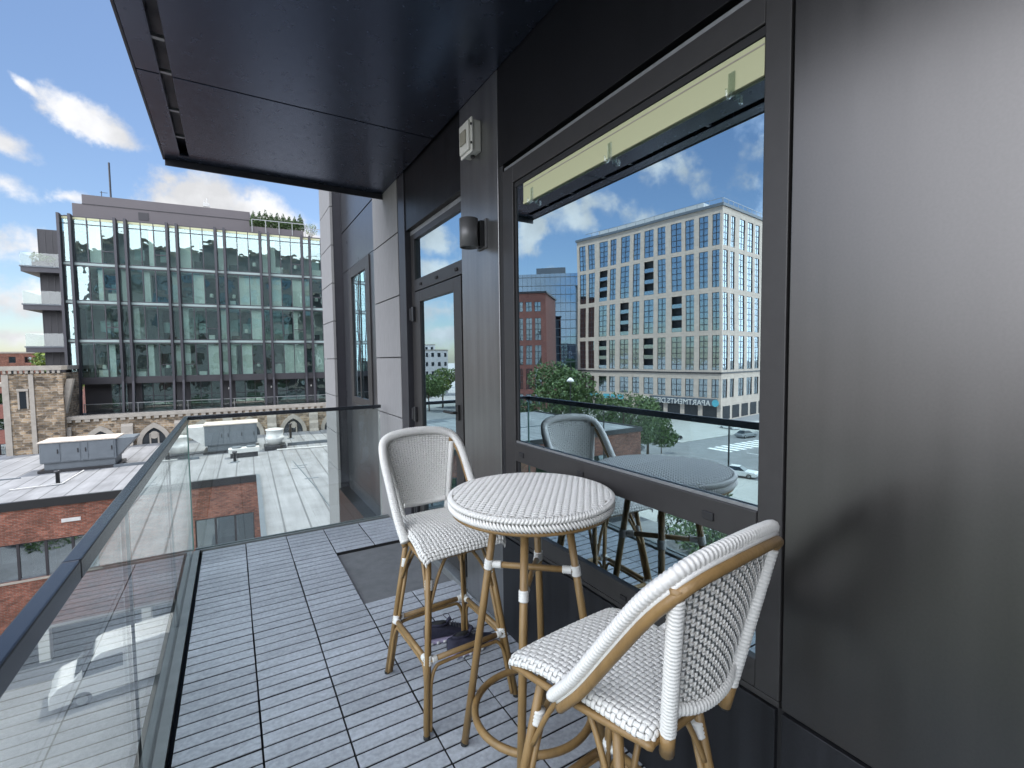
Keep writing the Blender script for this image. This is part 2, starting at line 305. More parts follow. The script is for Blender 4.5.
# ------------------------------------------------------------------ mesh builder
class MB:
    def __init__(s): s.v = []; s.f = []; s.mi = []; s.mats = []
    def mat(s, m):
        if m not in s.mats: s.mats.append(m)
        return s.mats.index(m)
    def add(s, vs, fs, m):
        o = len(s.v); k = s.mat(m); s.v += [tuple(p) for p in vs]
        for f in fs: s.f.append(tuple(i+o for i in f)); s.mi.append(k)
    def box(s, x0, x1, y0, y1, z0, z1, m, T=None):
        if x0 > x1: x0, x1 = x1, x0
        if y0 > y1: y0, y1 = y1, y0
        if z0 > z1: z0, z1 = z1, z0
        vs = [(x, y, z) for z in (z0, z1) for x, y in ((x0, y0), (x1, y0), (x1, y1), (x0, y1))]
        if T: vs = [T @ Vector(p) for p in vs]
        s.add(vs, [(3, 2, 1, 0), (4, 5, 6, 7), (0, 1, 5, 4), (1, 2, 6, 5), (2, 3, 7, 6), (3, 0, 4, 7)], m); return s
    def pane_x(s, x0, x1, y0, y1, z0, z1, front, rest):
        # a pane whose outer face carries the reflective coating
        vs = [(x, y, z) for z in (z0, z1) for x, y in ((x0, y0), (x1, y0), (x1, y1), (x0, y1))]
        s.add(vs, [(3, 2, 1, 0), (4, 5, 6, 7), (0, 1, 5, 4), (1, 2, 6, 5), (2, 3, 7, 6)], rest)
        s.add([vs[3], vs[0], vs[4], vs[7]], [(0, 1, 2, 3)], front); return s
    def tilt_pane(s, a, b, y, z0, z1, m, rnd, amt, T=None, th=.014):
        # every pane sits a hair out of true, so each mirrors a slightly different view
        sx, sz = rnd.gauss(0, amt), rnd.gauss(0, amt); xm, zm = (a+b)/2, (z0+z1)/2
        P = [(x, y+sx*(x-xm)+sz*(z-zm)+o, z) for o in (0, th) for x, z in ((a, z0), (b, z0), (b, z1), (a, z1))]
        if T: P = [T @ Vector(p) for p in P]
        s.add(P, [(0, 1, 2, 3), (7, 6, 5, 4), (0, 4, 5, 1), (1, 5, 6, 2), (2, 6, 7, 3), (3, 7, 4, 0)], m); return s
    def prism(s, poly, h0, h1, m, axis='z'):
        n = len(poly)
        def P(a, b, h): return {'z': (a, b, h), 'y': (a, h, b), 'x': (h, a, b)}[axis]
        vs = [P(a, b, h0) for a, b in poly] + [P(a, b, h1) for a, b in poly]
        fs = [tuple(range(n-1, -1, -1)), tuple(range(n, 2*n))] + [(i, (i+1) % n, n+(i+1) % n, n+i) for i in range(n)]
        s.add(vs, fs, m); return s
    def tube(s, path, r, m, n=8, closed=False, cap=True, squash=None):
        P = [Vector(p) for p in path]; k = len(P); rs = r if isinstance(r, (list, tuple)) else [r]*k
        vs = []; up = None
        for i in range(k):
            if closed: t = P[(i+1) % k]-P[i-1]
            else: t = P[min(i+1, k-1)]-P[max(i-1, 0)]
            t.normalize()
            if up is None:
                up = Vector((0, 0, 1)) if abs(t.z) < .9 else Vector((1, 0, 0))
            up = (up - t*up.dot(t)); up.normalize() if up.length > 1e-6 else None
            sd = t.cross(up)
            for j in range(n):
                a = 2*PI*j/n
                q = (squash or (1, 1))
                vs.append(P[i] + sd*(math.cos(a)*rs[i]*q[0]) + up*(math.sin(a)*rs[i]*q[1]))
        fs = []
        for i in range(k if closed else k-1):
            for j in range(n):
                a = i*n+j; b = i*n+(j+1) % n; c = ((i+1) % k)*n+(j+1) % n; d = ((i+1) % k)*n+j
                fs.append((a, b, c, d))
        if cap and not closed:
            fs.append(tuple(range(n-1, -1, -1))); fs.append(tuple((k-1)*n+j for j in range(n)))
        s.add(vs, fs, m); return s
    def lathe(s, prof, m, c=(0, 0, 0), n=24, axis='z'):
        vs = []
        for r, h in prof:
            for j in range(n):
                a = 2*PI*j/n; x, y = math.cos(a)*r, math.sin(a)*r
                p = {'z': (x, y, h), 'y': (x, h, y), 'x': (h, x, y)}[axis]
                vs.append((p[0]+c[0], p[1]+c[1], p[2]+c[2]))
        k = len(prof); fs = [(i*n+j, i*n+(j+1) % n, (i+1)*n+(j+1) % n, (i+1)*n+j) for i in range(k-1) for j in range(n)]
        fs += [tuple(range(n-1, -1, -1)), tuple((k-1)*n+j for j in range(n))]
        s.add(vs, fs, m); return s
    def build(s, name, parent=None, smooth=False, bevel=0, loc=None, rotz=None, fix=True):
        me = bpy.data.meshes.new(name); me.from_pydata(s.v, [], s.f)
        for m in s.mats: me.materials.append(m)
        me.polygons.foreach_set('material_index', s.mi)
        if smooth: me.polygons.foreach_set('use_smooth', [True]*len(s.f))
        me.update()
        o = bpy.data.objects.new(name, me); C.objects.link(o)
        if parent: o.parent = parent
        if loc: o.location = loc
        if rotz is not None: o.rotation_euler.z = rotz
        if bevel:
            b = o.modifiers.new('bevel', 'BEVEL'); b.width = bevel; b.segments = 2; b.limit_method = 'ANGLE'
        return o
def tag(o, label=None, cat=None, group=None, kind=None):
    if label: o['label'] = label
    if cat: o['category'] = cat
    if group: o['group'] = group
    if kind: o['kind'] = kind
    return o
def thing(name, label, cat, loc=(0, 0, 0), rotz=0, group=None):
    o = bpy.data.objects.new(name, None); C.objects.link(o); o.empty_display_size = .1
    o.location = loc; o.rotation_euler = (0, 0, rotz)
    return tag(o, label, cat, group)
def dup(root, loc, rotz, label=None):
    kids = {}
    for o in bpy.data.objects:
        if o.parent: kids.setdefault(o.parent.name, []).append(o)
    def cp(o, par):
        c = o.copy(); C.objects.link(c)
        if par: c.parent = par
        for k in kids.get(o.name, []): cp(k, c)
        return c
    r = cp(root, None); r.location = loc; r.rotation_euler = (0, 0, rotz)
    if label: r['label'] = label
    return r
def spline(pts, n=8, closed=False):
    P = [Vector(p) for p in pts]; out = []
    k = len(P)
    for i in range(k if closed else k-1):
        p0 = P[i-1] if (closed or i > 0) else P[0]*2-P[1]
        p1 = P[i]; p2 = P[(i+1) % k]; p3 = P[(i+2) % k] if (closed or i+2 < k) else P[-1]*2-P[-2]
        for j in range(n):
            t = j/n
            out.append(.5*((2*p1)+(p2-p0)*t+(2*p0-5*p1+4*p2-p3)*t*t+(-p0+3*p1-3*p2+p3)*t**3))
    if not closed: out.append(P[-1])
    return out
def resample(path, step):
    P = [Vector(p) for p in path]; out = [P[0].copy()]; need = step
    for a, b in zip(P[:-1], P[1:]):
        l = (b-a).length; pos = 0
        while l-pos >= need:
            pos += need; out.append(a.lerp(b, pos/l)); need = step
        need -= l-pos
    return out

# ------------------------------------------------------------------ ground and streets
g = MB(); g.box(-1500, 1500, -1500, 1500, -15.3, -15.0, M['concrete']); tag(g.build('ground'), kind='structure')
# real-world street lies left of the balcony (seen mirrored in the window)
st = MB()
st.prism([(-101, -60), (-60, -60), (-56, 40), (-48, 66), (-40, 150), (-62, 150), (-70, 66), (-96, 60)], -14.999, -14.996, M['asphalt'])
tag(st.build('road'), kind='structure')
cw = MB()
for i in range(12):
    cw.box(-92+i*1.9, -91+i*1.9, 50, 54.5, -14.995, -14.991, M['paint'])
for i in range(9):
    cw.box(-78, -73.5, 30+i*1.9, 31+i*1.9, -14.995, -14.991, M['paint'])
for i in range(20):
    cw.box(-71.8, -71.65, -40+i*4.5, -37.5+i*4.5, -14.995, -14.991, M['paint'])
tag(cw.build('road_marking'), kind='structure')
pv = MB(); pv.box(-100, -70.5, 60.5, 74, -14.998, -14.86, M['concrete']); pv.box(-55, -40, 45, 64, -14.998, -14.86, M['concrete']); tag(pv.build('pavement'), kind='structure')
ly = MB(); ly.box(-28, 1.0, -40, 29.6, -14.999, -12.545, M['asphalt']); tag(ly.build('courtyard_ground'), kind='structure')
lw = MB(); lw.box(-48, -14, -60, 6, -14.998, -12.50, plain('lawn', (.045, .075, .025), .9, 0, .3, .6, .3, 20)); tag(lw.build('lawn'), kind='structure')

# ------------------------------------------------------------------ balcony floor and its tiles
f = MB(); f.box(-.36, 1.25, -3.0, 4.5, -.30, -.035, M['black']); tag(f.build('balcony_floor'), kind='structure')
def tile_mesh():
    t = MB()
    for k in range(4):
        y0 = -.146+k*.0745
        t.box(-.1465, .1465, y0, y0+.0655, -.004, 0, M['tile']); t.box(-.1458, .1458, y0+.0006, y0+.0649, -.020, -.0041, M['black'])
    t.box(-.140, .140, -.145, .145, -.032, -.0201, M['black'])
    return t
tm = None
for c in range(5):
    for k in range(24):
        x = -.25+.3*c+.15; y = 4.417-.3*k-.15
        if c >= 3 and 2.93 < y < 3.80: continue
        if tm is None:
            t0 = tile_mesh().build('deck_tile', bevel=.0012); o = t0; tm = t0.data
        else:
            o = t0.copy(); C.objects.link(o)
        o.location = (x+random.uniform(-.0008, .0008), y, random.uniform(-.001, .001)); o.rotation_euler = (0, 0, random.uniform(-.002, .002))
        tag(o, 'grey slatted interlocking stone tile of the balcony floor', 'deck tile', 'interlocking deck tiles on the balcony')
pd = MB(); pd.box(.655, 1.245, 2.925, 3.81, -.034, -.022, M['pad']); tag(pd.build('door_mat', bevel=.002), 'plain dark grey mat sunk in the deck before the glazed door', 'mat')

# ------------------------------------------------------------------ glass railing
rl = thing('glass_railing', 'frameless glass balcony railing with dark metal cap rail', 'railing', (-.30, 4.46, 0))
def rloc(o): return o
def rail_part(mb, name, bevel=0, smooth=False):
    # vertices are given in world space; shift into the railing's frame
    mb.v = [(x+.30, y-4.46, z) for x, y, z in mb.v]
    return mb.build(name, rl, smooth, bevel)
joints = [4.44, 3.20, 1.97, .74, -.49, -1.72, -2.95]
for a, b in zip(joints[:-1], joints[1:]):
    p = MB(); p.box(-.320, -.308, b+.004, a-.004, -.05, 1.0265, M['guard'])
    rail_part(p, 'glass_panel')
p = MB(); p.box(-.302, 1.19, 4.456, 4.468, -.05, 1.0435, M['guard']); rail_part(p, 'glass_panel')
for a in joints[1:-1]:
    p = MB(); p.box(-.3185, -.3095, a-.0035, a+.0035, .012, 1.0265, M['steel']); rail_part(p, 'joint_seal')
p = MB(); p.box(-.318, -.304, 4.4405, 4.454, .012, 1.026, M['edge']); rail_part(p, 'joint_seal')
p = MB(); p.box(-.331, -.297, 1.352, 4.492, 1.027, 1.073, M['rail']); rail_part(p, 'handrail', .004)
p = MB(); p.box(-.331, -.297, -3.0, 1.348, 1.027, 1.073, M['rail']); rail_part(p, 'handrail', .004)
p = MB(); p.box(-.2965, 1.2, 4.445, 4.479, 1.044, 1.075, M['rail']); rail_part(p, 'handrail', .004)
p = MB(); p.box(-.345, -.3205, -3, 4.49, -.12, .012, M['shoe']); p.box(-.3075, -.268, -3, 4.44, -.12, .010, M['shoe']); p.box(-.320, -.308, -3, 4.49, -.12, -.052, M['rubber'])
p.box(-.30, 1.248, 4.472, 4.492, -.12, .010, M['shoe']); p.box(-.266, 1.248, 4.432, 4.452, -.12, .008, M['shoe']); rail_part(p, 'base_channel')

# ------------------------------------------------------------------ own building
XW = 1.25
hb = thing('apartment_building', 'dark metal clad apartment building the balcony belongs to', 'building', (XW, 0, 0))
def part(mb, name, parent=None, bevel=0, smooth=False, kindlabel=None):
    mb.v = [(x-XW, y, z) for x, y, z in mb.v]
    o = mb.build(name, parent or hb, smooth, bevel)
    if kindlabel: o['label'] = kindlabel
    return o
# bulk of the building above and below this storey, and the flat's room
p = MB(); p.box(1.5, 24, -30, 7.7, 3.32, 13, M['charcoal']); p.box(1.5, 24, -30, 7.7, -15, -.32, M['charcoal'])
p.box(6.2, 24, -30, 7.7, -.319, 3.319, M['charcoal']); part(p, 'building_core')
for fz in range(-4, 4):
    for wx in range(5):
        q = MB(); q.box(3.2+wx*4.2, 5.6+wx*4.2, 7.705, 7.74, fz*3.3+.6, fz*3.3+2.7, M['pane']); q.box(3.0+wx*4.2, 3.19+wx*4.2, 7.705, 7.76, fz*3.3+.5, fz*3.3+2.8, M['white']); q.box(5.61+wx*4.2, 5.8+wx*4.2, 7.705, 7.76, fz*3.3+.5, fz*3.3+2.8, M['white']); part(q, 'window')
for fz in range(-4, 5):
    q = MB(); q.box(1.6, 24, 7.705, 7.78, fz*3.3-.2, fz*3.3+.2, M['lime']); part(q, 'floor_band')
p = MB(); p.box(1.255, 1.499, -30, 7.75, -15, -.32, M['panel']); part(p, 'lower_wall')
# room behind the window (inner faces)
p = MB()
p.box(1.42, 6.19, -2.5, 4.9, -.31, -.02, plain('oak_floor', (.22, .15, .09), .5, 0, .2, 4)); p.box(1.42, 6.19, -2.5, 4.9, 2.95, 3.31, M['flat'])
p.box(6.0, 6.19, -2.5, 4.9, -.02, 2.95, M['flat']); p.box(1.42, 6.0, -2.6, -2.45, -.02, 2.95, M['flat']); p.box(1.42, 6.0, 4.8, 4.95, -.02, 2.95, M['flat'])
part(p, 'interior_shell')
# plain wall panel beside the window (near camera)
p = MB(); p.box(1.25, 1.41, -3.2, .697, .535, 3.30, M['panel']); part(p, 'wall_panel', bevel=.002)
p = MB(); p.box(1.262, 1.41, -3.2, .703, 0, .533, M['black']); p.box(1.262, 1.41, .697, .703, .533, 3.0, M['black']); part(p, 'panel_gap')
# plinth panels
p = MB(); p.box(1.245, 1.262, .712, 2.225, -.03, .528, M['plinth']); part(p, 'plinth_panel', bevel=.002)
p = MB(); p.box(1.245, 1.262, -.9, .694, -.03, .528, M['plinth']); part(p, 'plinth_panel', bevel=.002)
p = MB(); p.box(1.2625, 1.41, .703, 2.225, -.03, .53, M['black']); part(p, 'plinth_back')
p = MB(); p.box(1.253, 1.30, .706, 2.19, .531, .549, M['frame']); part(p, 'window_sill', bevel=.002)
# column
p = MB(); p.box(1.25, 1.42, 2.232, 2.702, -.03, 3.0, M['pilaster']); part(p, 'pilaster', bevel=.003)
p = MB(); p.box(1.243, 1.249, 2.232, 2.70, -.03, .012, M['alu']); part(p, 'threshold_strip')
# fascia above window
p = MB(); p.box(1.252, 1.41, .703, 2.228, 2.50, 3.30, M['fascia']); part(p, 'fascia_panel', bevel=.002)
p = MB(); p.box(1.30, 1.41, .703, 2.228, 2.478, 2.4995, M['black']); part(p, 'head_recess')
p = MB(); p.box(1.262, 1.30, .71, 2.186, 2.464, 2.483, M['alu']); part(p, 'drip_flashing', bevel=.003)
# big window: frame, mullion, panes, glazing clips
wn = thing('_w', None, None); wn.name = 'window'; wn.parent = hb
FR = dict(y0=.706, y1=2.19, z0=.551, z1=2.46)
def wpart(mb, name, parent, bevel=0):
    mb.v = [(x-XW, y, z) for x, y, z in mb.v]; return mb.build(name, parent, False, bevel)
p = MB()
p.box(1.252, 1.33, .706, .776, .551, 2.462, M['frame']); p.box(1.252, 1.33, 2.085, 2.188, .551, 2.462, M['frame'])
p.box(1.2525, 1.33, .776, 2.085, 2.378, 2.462, M['frame']); p.box(1.2525, 1.33, .776, 2.085, .551, .632, M['frame'])
p.box(1.262, 1.325, .776, 2.085, 2.352, 2.378, M['black']); p.box(1.262, 1.325, 2.068, 2.0849, .632, 2.352, M['black'])
wpart(p, 'frame', wn, .003)
p = MB(); p.box(1.248, 1.33, .776, 2.085, .967, 1.062, M['frame']); mu = wpart(p, 'mullion', wn, .003)
p = MB(); p.box(1.2565, 1.262, .776, 2.085, 1.062, 1.072, M['alu']); wpart(p, 'glazing_bead', wn)
for yy in (2.02, 1.55, .93):
    p = MB(); p.box(1.242, 1.2479, yy-.02, yy+.02, .995, 1.02, M['steel']); wpart(p, 'drain_cover', wn, .002)
for yy in (1.9, 1.3, .85):
    p = MB(); p.box(1.246, 1.2519, yy-.016, yy+.016, .575, .592, M['black']); wpart(p, 'drain_cover', wn, .002)
p = MB(); p.pane_x(1.268, 1.274, .776, 2.085, 1.062, 2.378, M['win'], M['win_clear']); wpart(p, 'pane', wn)
p = MB(); p.pane_x(1.268, 1.274, .776, 2.085, .632, .967, M['win'], M['win_clear']); wpart(p, 'pane', wn)
p = MB(); p.box(1.2575, 1.41, 2.19, 2.2315, -.03, 3.0, M['black']); part(p, 'reveal')
# door bay
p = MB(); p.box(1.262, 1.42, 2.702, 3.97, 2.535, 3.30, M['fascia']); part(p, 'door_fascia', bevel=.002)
dr = thing('_d', None, None); dr.name = 'balcony_door'; dr.parent = hb
p = MB(); p.box(1.302, 1.36, 2.703, 3.80, 2.455, 2.533, M['frame']); p.box(1.300, 1.303, 2.703, 3.80, 2.50, 2.534, M['alu'])
p.box(1.302, 1.36, 3.72, 3.80, .03, 2.455, M['frame']); p.box(1.302, 1.36, 2.703, 2.80, .03, 2.455, M['black'])
p.box(1.3025, 1.36, 2.80, 3.72, 2.045, 2.135, M['frame']); wpart(p, 'door_frame', dr, .003)
p = MB(); p.pane_x(1.32, 1.326, 2.80, 3.72, 2.135, 2.455, M['win'], M['win_clear']); wpart(p, 'transom_pane', dr)
for yy in (3.58, 3.25, 2.9):
    p = MB(); p.box(1.295, 1.3019, yy-.02, yy+.02, 2.075, 2.095, M['black']); wpart(p, 'drain_cover', dr, .002)
p = MB(); p.box(1.296, 1.35, 2.825, 2.945, .04, 2.035, M['frame']); p.box(1.296, 1.35, 3.60, 3.71, .04, 2.035, M['frame'])
p.box(1.2965, 1.35, 2.945, 3.60, 1.95, 2.035, M['frame']); p.box(1.2965, 1.35, 2.945, 3.60, .04, .17, M['frame']); lf = wpart(p, 'door_leaf', dr, .003)
p = MB(); p.pane_x(1.315, 1.321, 2.945, 3.60, .17, 1.95, M['win'], M['win_clear']); wpart(p, 'pane', dr)
for zz in (1.86, 1.05, .25):
    p = MB(); p.box(1.272, 1.2959, 3.70, 3.735, zz-.06, zz+.06, M['steel']); p.box(1.268, 1.30, 3.735, 3.775, zz-.05, zz+.05, M['black']); wpart(p, 'hinge', dr, .004)
p = MB(); p.box(1.28, 1.2959, 2.865, 2.905, 1.09, 1.19, M['rubber']); p.tube([(1.28, 2.885, 1.14), (1.25, 2.885, 1.14), (1.245, 2.90, 1.14), (1.245, 3.02, 1.138)], .009, M['rubber'], 8); wpart(p, 'handle', dr)
p = MB(); p.box(1.242, 1.40, 2.703, 3.965, -.03, .03, M['alu']); wpart(p, 'threshold', dr, .003)
p = MB(); p.box(1.38, 1.41, 2.703, 3.965, -.03, 3.3, M['black']); wpart(p, 'door_backing', dr) if False else None
# dark trim post beside the cement panels, recessed side
p = MB(); p.box(1.254, 1.42, 3.80, 3.968, -.03, 3.0, M['fin']); part(p, 'trim_post', bevel=.002)
# fibre cement bands: main pier and the far fin, sheet by sheet
zj = [-1.3, -.06, .465, .99, 1.515, 2.04, 2.565, 3.085, 3.61, 4.13, 4.65, 5.2, 6.5]
for (ya, yb) in ((3.972, 4.755), (6.98, 7.80)):
    for a, b in zip(zj[:-1], zj[1:]):
        p = MB(); p.box(1.25, 1.285, ya, yb, a+.005, b-.005, M['fibre']); part(p, 'cement_panel', bevel=.002)
    p = MB(); p.box(1.286, 1.499, ya+.01, yb-.002, -1.5, 7, M['fin']); part(p, 'pier_backing')
# recessed bay beyond the balcony with its tall window
p = MB()
for (za, zb) in ((-6, -.15), (2.70, 3.245), (3.255, 4.2), (4.21, 7)):
    p.box(1.40, 1.43, 4.757, 6.978, za+.004, zb-.004, M['blue_panel'])
p.box(1.40, 1.43, 6.56, 6.978, -.15, 2.696, M['blue_panel']); p.box(1.40, 1.43, 4.757, 5.49, -.15, 2.696, M['blue_panel'])
p.box(1.40, 1.43, 5.49, 6.56, -.15, .93, M['blue_panel']); part(p, 'bay_panel')
p = MB(); p.box(1.431, 1.5, 4.757, 6.978, -6, 7, M['black']); part(p, 'bay_backing')
w2 = thing('_w2', None, None); w2.name = 'window'; w2.parent = hb
p = MB(); p.box(1.385, 1.42, 6.42, 6.56, .93, 2.69, M['frame']); p.box(1.385, 1.42, 5.49, 5.67, .93, 2.69, M['frame']); p.box(1.386, 1.42, 5.67, 6.42, 2.56, 2.69, M['frame']); p.box(1.386, 1.42, 5.67, 6.42, .93, 1.02, M['frame'])
p.box(1.388, 1.4, 6.03, 6.06, 1.02, 2.56, M['frame']); wpart(p, 'frame', w2, .003)
p = MB(); p.pane_x(1.405, 1.411, 5.67, 6.42, 1.02, 2.56, M['win'], M['win_clear']); wpart(p, 'pane', w2)
# canopy soffit over the balcony
cp = thing('_c', None, None); cp.name = 'canopy'; cp.parent = hb
seam = 3.13
for ya, yb in ((-3, seam-.006), (seam+.006, 4.385)):
    p = MB(); p.box(-.36, -.262, ya, yb, 3.0, 3.02, M['soffit']); wpart(p, 'soffit_panel', cp, .002)
    p = MB(); p.box(-.205, 1.2495, ya, yb, 3.0, 3.02, M['soffit']); wpart(p, 'soffit_panel', cp, .002)
p = MB(); p.box(-.262, -.205, 4.27, 4.385, 3.001, 3.02, M['soffit']); wpart(p, 'soffit_panel', cp)
p = MB(); p.box(-.36, 1.4, -3, 4.385, 3.08, 3.4, M['fin']); wpart(p, 'slab', cp)
p = MB(); p.box(-.262, -.258, -3, 4.27, 3.0, 3.07, M['soffit']); p.box(-.209, -.205, -3, 4.27, 3.0205, 3.07, M['soffit'])
for yy in (1.6, 2.1, 2.82, 3.13, 3.57, 3.96):
    p.box(-.258, -.209, yy-.012, yy+.012, 3.012, 3.028, M['alu'])
wpart(p, 'vent_slot', cp)
p = MB(); p.box(-.372, -.3605, -3, 4.40, 2.995, 3.42, M['fin']); p.box(-.3605, 1.2495, 4.386, 4.402, 2.955, 3.42, M['fin']); wpart(p, 'edge_trim', cp, .002)

# things fixed to, or standing behind, the facade
sb = thing('fire_alarm', 'white fire alarm horn strobe box high on the grey metal pilaster', 'fire alarm', (1.25, 2.485, 2.735))
p = MB(); p.box(-.048, 0, -.068, .068, -.085, .085, M['white']); p.build('back_box', sb, bevel=.004)
p = MB(); p.prism([(-.075, -.095), (.075, -.095), (.075, .095), (-.075, .095)], -.062, -.0485, M['white'], 'x'); p.prism([(-.06, -.08), (.06, -.08), (.06, .08), (-.06, .08)], -.076, -.0621, M['white'], 'x'); p.build('cover', sb, bevel=.006)
p = MB(); p.prism([(-.035, -.04), (.035, -.04), (.035, .035), (-.035, .035)], -.084, -.0765, M['lens'], 'x'); p.build('strobe_lens', sb, bevel=.003)
p = MB(); p.lathe([(.012, -.097), (.012, -.086)], M['steel'], (-.02, 0, 0)); p.build('conduit_plug', sb)
for zz in (-.05, .05):
    p = MB(); p.box(-.07, -.0625, -.0795, -.0755, zz-.006, zz+.006, M['black']); p.build('cover_screw', sb)
sc_ = thing('wall_sconce', 'dark half round metal wall lamp on the grey pilaster below the alarm', 'wall lamp', (1.25, 2.455, 2.19))
p = MB(); n = 28
def ring(r_, z): return [(-.088+r_*math.cos(2*PI*i/n), r_*math.sin(2*PI*i/n)-.045, z) for i in range(n)]
vs = ring(.052, -.078)+ring(.052, .078)+ring(.046, -.0779)+ring(.046, .0779); fs = []
for i in range(n):
    j = (i+1) % n
    fs += [(i, j, n+j, n+i), (2*n+j, 2*n+i, 3*n+i, 3*n+j), (j, i, 2*n+i, 2*n+j), (n+i, n+j, 3*n+j, 3*n+i)]
p.add(vs, fs, M['sconce']); p.build('lamp_shade', sc_, True)
p = MB(); p.box(-.037, 0, -.085, -.005, -.07, .07, M['black']); p.box(-.012, 0, -.10, .012, -.08, .08, M['sconce']); p.build('wall_plate', sc_, bevel=.002)
p = MB(); p.lathe([(.03, -.03), (.044, -.028), (.044, .028), (.03, .03)], M['sconce'], (-.088, -.045, 0), 20); p.build('lamp_core', sc_)
bl = thing('roller_blind', 'pale cream rolled blind strip across the top of the big window', 'blind', (1.2675, 1.388, 2.296))
p = MB(); p.box(-.009, -.0005, -.608, .607, -.049, .050, M['cream']); p.build('valance', bl, bevel=.0015)
p = MB(); p.box(-.0105, -.0091, -.608, .607, -.049, -.040, M['cream']); p.box(-.0105, -.0091, -.608, .607, .030, .034, M['lime']); p.build('bottom_bar', bl)
for i, (yy, lb) in enumerate(((1.915, 'clear plastic hook at the far end of the cream blind, over the pilaster side'), (1.38, 'clear plastic hook at the middle of the cream blind'), (.875, 'clear plastic hook at the near end of the cream blind, beside the dark wall panel'))):
    h = thing('clear_hook', lb, 'hook', (1.2565, yy, 2.262), group='clear hooks along the blind strip')
    p = MB(); p.box(-.003, .0005, -.011, .011, -.03, .04, M['clear']); p.build('hook_plate', h, bevel=.004)
    p = MB(); p.tube(spline([(-.004, 0, -.015), (-.012, 0, -.035), (-.022, 0, -.035), (-.024, 0, -.012)], 5), .004, M['clear'], 6); p.build('hook_arm', h, True)
ic = thing('round_back_chair', 'pale rattan chair with a round back standing inside behind the lower pane', 'chair', (2.15, 1.15, -.02), R(80))
p = MB(); p.tube([(.24*math.cos(a), .18, .72+.27*math.sin(a)) for a in [2*PI*i/24 for i in range(24)]], .02, M['lime'], 8, True); p.build('backrest', ic, True)
p = MB(); p.lathe([(.05, .43), (.22, .43), (.235, .45), (.22, .47), (.05, .47)], M['white'], (0, 0, 0)); p.build('seat', ic, True)
for sx in (-1, 1):
    for sy in (-1, 1):
        p = MB(); p.tube([(sx*.2, sy*.2, 0), (sx*.15, sy*.15, .43)], .015, M['lime']); p.build('leg', ic, True)

# ------------------------------------------------------------------ wicker furniture
def weave(mb, S, nu, nv, wu, wv, amp, thick, mat_u, mat_v, sub=4, urange=None):
    """woven strands over surface S(u,v) in [0,1]^2: nv strands run along u, nu strands run along v"""
    e = .004
    def frame(u, v):
        p = S(u, v); du = (S(min(u+e, 1), v)-S(max(u-e, 0), v)); dv = (S(u, min(v+e, 1))-S(u, max(v-e, 0)))
        du.normalize(); dv.normalize(); n = du.cross(dv); n.normalize(); return p, du, dv, n
    def strand(fix, along, count, par, w, mat):
        steps = count*sub; vs = []; k = 0
        lo, hi = urange(fix, along) if urange else (0, 1)
        if hi-lo < .02: return
        for i in range(steps+1):
            t = i/steps
            if t < lo-1e-6 or t > hi+1e-6: continue
            p, du, dv, n = frame(t, fix) if along == 'u' else frame(fix, t)
            side = dv if along == 'u' else -du
            c = math.sin(PI*(t*count) - (0 if par else PI))
            c = max(-1, min(1, c*1.25))
            q = p + n*(amp*c)
            vs += [q-side*w, q-side*w*.55+n*thick, q+side*w*.55+n*thick, q+side*w]; k += 1
        fs = []
        for i in range(k-1):
            for j in range(3):
                a = i*4+j; fs.append((a, a+1, a+5, a+4))
            fs.append((i*4+3, i*4, i*4+4, i*4+7))
        if k > 1: mb.add(vs, fs, mat)
    for j in range(nv): strand((j+.5)/nv, 'u', nu, j % 2, wu, mat_u)
    for i in range(nu): strand((i+.5)/nu, 'v', nv, (i+1) % 2, wv, mat_v)
def grid(mb, S, nu, nv, off, mat):
    e = .004; vs = []
    for j in range(nv+1):
        for i in range(nu+1):
            u, v = i/nu, j/nv; p = S(u, v)
            du = (S(min(u+e, 1), v)-S(max(u-e, 0), v)); dv = (S(u, min(v+e, 1))-S(u, max(v-e, 0))); n = du.cross(dv).normalized()
            vs.append(p-n*off)
    fs = [(j*(nu+1)+i, j*(nu+1)+i+1, (j+1)*(nu+1)+i+1, (j+1)*(nu+1)+i) for j in range(nv) for i in range(nu)]
    mb.add(vs, fs, mat)
def wrapped(mb, path, r, mat, pitch=.008, n=10, squash=None):
    P = resample(spline(path, 10) if len(path) < 30 else path, pitch/4)
    prof = (.86, 1.0, 1.04, 1.0)
    mb.tube(P, [r*prof[i % 4] for i in range(len(P))], mat, n, squash=squash)
def strap(mb, p, q, r, mat, turns=4):
    P = [Vector(p).lerp(Vector(q), i/(turns*3)) for i in range(turns*3+1)]
    mb.tube(P, [r*(.93 if i % 3 == 0 else 1.0) for i in range(len(P))], mat, 10)
ZS = .753
